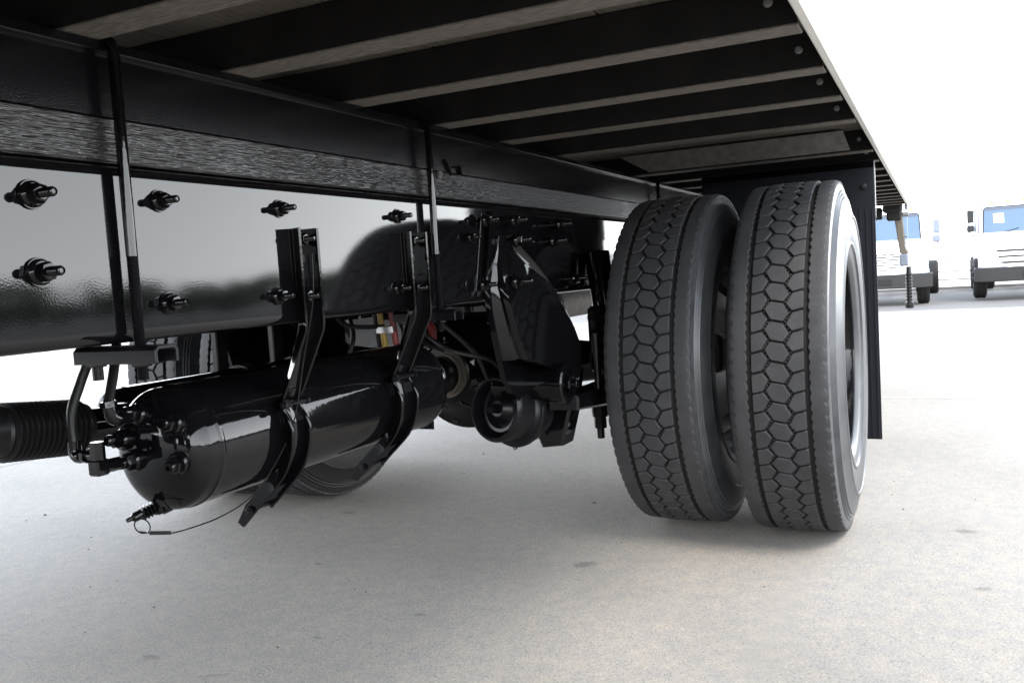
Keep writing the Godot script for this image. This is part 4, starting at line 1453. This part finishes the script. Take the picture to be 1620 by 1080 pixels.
func build_wheels(t: Node3D) -> void:
	var ty := tyre_meshes()
	var rim := rim_mesh()
	var hub := Mb.new()
	hub.lathe(v2([0, 0.06, 0.05, 0.06, 0.055, 0.055, 0.075, 0.05, 0.08, -0.06, 0.108, -0.07, 0.108, -0.16, 0, -0.16]), Mb.along(Vector3.ZERO, Vector3.RIGHT), 40)
	for k in 8:
		var a := TAU * k / 8
		hub.lathe(v2([0, 0, 0.009, 0, 0.009, 0.012, 0, 0.012]), Mb.along(Vector3(0.055, cos(a) * 0.064, sin(a) * 0.064), Vector3.RIGHT), 6)
	var hubm := hub.mesh(30.0)
	var nut := Mb.new()
	nut.lathe(v2([0, 0, 0.024, 0, 0.024, 0.006, 0.0185, 0.009, 0.0185, 0.030, 0.015, 0.034, 0.011, 0.034, 0.011, 0.048, 0, 0.048]), Mb.along(Vector3.ZERO, Vector3.RIGHT), 6)
	var nutm := nut.mesh(30.0)
	for w in [[1.0783, 0.0, true, 0.3, 1.0], [0.738, PI, false, 1.1, 0.985], [-1.0783, PI, true, 2.0, 1.0], [-0.738, 0.0, false, 2.7, 0.985]]:
		var n := node("wheel", t)
		n.transform = Transform3D(Basis(Vector3.UP, w[1]), Vector3(w[0], 0.510, AXLE_Z))
		var spin := Transform3D(Basis(Vector3.RIGHT, w[3]).scaled(Vector3(1, w[4], w[4])), Vector3.ZERO)
		var out: bool = w[2]
		put("tyre", ty[0], mats.grimy_rubber if w[0] < 0.0 and not out else mats.sidewall_rubber, n, spin)
		put("tread", ty[1], mats.tyre_rubber, n, spin)
		put("tread_groove", ty[2], mats.groove_rubber, n, spin)
		put("rim", rim, mats.gloss_paint if out else mats.wheel_grey, n, Transform3D(Basis(Vector3.RIGHT, w[3]), Vector3.ZERO))
		if out:
			put("hub", hubm, mats.gloss_paint, n)
			for k in 10:
				var a := TAU * k / 10
				put("wheel_nut", nutm, mats.gloss_paint, n, Transform3D(Basis(), Vector3(-0.164, cos(a) * 0.143, sin(a) * 0.143)))
	build_front(t, ty[0], ty[1], rim)

func build_front(t: Node3D, tyre: ArrayMesh, tread: ArrayMesh, rim: ArrayMesh) -> void:
	# what stands ahead of the camera on the same chassis: fuel tank, step box, front axle, engine
	var b := Mb.new()
	b.lathe(v2([0, 0, 0.24, 0.0, 0.26, 0.02, 0.26, 1.18, 0.24, 1.2, 0, 1.2]), Mb.along(Vector3(-0.78, 0.72, 0.9), Vector3(0, 0, 1)), 40)
	obj("fuel_tank", b, mats.gloss_paint, t)
	b = Mb.new()
	b.box(Vector3(0.76, 0.66, 1.75), Vector3(0.5, 0.5, 0.9), 0.03)
	obj("battery_box", b, mats.dull_black, t)
	b = Mb.new()
	b.box(Vector3(0, 0.78, 3.2), Vector3(0.74, 0.6, 1.4), 0.08)
	obj("engine", b, mats.dull_black, t)
	b = Mb.new()
	b.box(Vector3(0, 0.5, 3.6), Vector3(1.9, 0.12, 0.14), 0.02)
	obj("front_axle", b, mats.steel_black, t)
	for s in [1.0, -1.0]:
		var n := node("front_wheel", t)
		n.transform = Transform3D(Basis(Vector3.UP, 0.0 if s > 0 else PI), Vector3(s * 1.06, 0.51, 3.6))
		put("tyre", tyre, mats.sidewall_rubber, n)
		put("tread", tread, mats.tyre_rubber, n)
		put("rim", rim, mats.gloss_paint, n)
	b = Mb.new()
	b.box(Vector3(0, 1.9, 3.3), Vector3(2.2, 1.5, 1.9), 0.15)
	b.box(Vector3(0, 1.35, 4.6), Vector3(1.9, 0.7, 1.0), 0.15)
	obj("cab", b, mats.white_panel, t)

func build_rear(t: Node3D) -> void:
	# mud flap hung from a full-width black panel
	for s in [1.0, -1.0]:
		var n := node("mud_flap", t)
		var b := Mb.new()
		b.box(Vector3(s * 0.945, 1.03, -3.43), Vector3(0.62, 0.21, 0.012), 0.003)
		obj("hanger_panel", b, mats.gloss_paint, n)
		b = Mb.new()
		b.box(Vector3(s * 0.945, 0.62, -3.42), Vector3(0.615, 0.98, 0.008), 0.002)
		for k in 30:
			b.box(Vector3(s * (0.645 + k * 0.0206), 0.55, -3.4155), Vector3(0.007, 0.83, 0.004), 0.001)
		obj("flap", b, mats.flap_rubber, n)
		var hd := Mb.new()
		hd.lathe(v2([0, 0.008, 0.006, 0.008, 0.0105, 0.004, 0.011, 0, 0, 0]), Mb.along(Vector3.ZERO, Vector3(0, 0, 1)), 16)
		var hm := hd.mesh()
		for p in [[1.215, 1.1, 0.6], [1.217, 1.043, 1.0], [0.95, 1.1, 0.5], [0.80, 1.1, 0.5], [0.70, 1.05, 0.5], [0.70, 1.1, 0.5]]:
			put("bolt", hm, mats.dull_black, n, Transform3D(Basis().scaled(Vector3.ONE * p[2]), Vector3(s * p[0], p[1], -3.4135 if p[1] < 1.09 else -3.424)))
	# liftgate at the tail: pivot box, slanted arm, foot plate and rubber buffer
	var g := node("liftgate", t)
	for s in [1.0, -1.0]:
		var b := Mb.new()
		b.box(Vector3(s * 1.17, 1.15, -7.2), Vector3(0.13, 0.10, 0.16), 0.012)
		b.box(Vector3(s * 1.18, 1.08, -7.2), Vector3(0.1, 0.08, 0.1), 0.01)
		obj("pivot_box", b, mats.plastic_black, g)
		b = Mb.new()
		b.extrude(v2([-0.030, 0.36, 0.032, 0.36, 0.052, 0.04, 0.07, 0.0, 0.05, -0.03, 0.012, 0.0]), Transform3D(Basis(Vector3(s, 0, 0), Vector3.UP, Vector3(0, 0, 1)), Vector3(s * 1.2, 0.80, -7.22)), 0.05, 0.006)
		obj("arm", b, mats.tan_steel, g)
		b = Mb.new()
		b.extrude(v2([0.0, 0.0, 0.056, 0.0, 0.056, 0.62, 0.03, 0.62, 0.02, 0.36, 0.052, 0.02]), Transform3D(Basis(Vector3(s, 0, 0), Vector3.UP, Vector3(0, 0, 1)), Vector3(s * 1.212, 0.70, -7.28)), 0.05, 0.004)
		b.box(Vector3(s * 1.238, 0.745, -7.19), Vector3(0.06, 0.09, 0.05), 0.008)
		b.box(Vector3(s * 1.262, 1.18, -7.27), Vector3(0.02, 0.12, 0.1), 0.004)
		obj("side_plate", b, mats.pale_steel, g)
		b = Mb.new()
		b.rod(Vector3(s * 1.24, 1.08, -7.18), Vector3(s * 1.28, 1.08, -7.18), 0.016, 10)
		obj("hinge_pin", b, mats.bare_steel, g)
		b = Mb.new()
		var pr := v2([0, 0.0, 0.026, 0.0, 0.030, 0.012, 0.030, 0.04, 0.022, 0.046])
		for k in 9:
			pr.append_array(v2([0.019, 0.056 + k * 0.023, 0.024, 0.066 + k * 0.023, 0.023, 0.074 + k * 0.023]))
		pr.append_array(v2([0.018, 0.27, 0.018, 0.31, 0, 0.31]))
		b.lathe(pr, Transform3D(Basis(), Vector3(s * 1.268, 0.385, -7.2)), 20)
		obj("rubber_buffer", b, mats.soft_rubber, g, 30.0)
		b = Mb.new()
		b.box(Vector3(s * 1.283, 1.31, -7.2), Vector3(0.012, 0.32, 0.05), 0.003)
		obj("corner_post", b, mats.pale_steel, g)
	var b := Mb.new()
	b.box(Vector3(0, 1.1, -7.2), Vector3(2.2, 0.09, 0.08), 0.01)
	obj("sill_beam", b, mats.plastic_black, g)
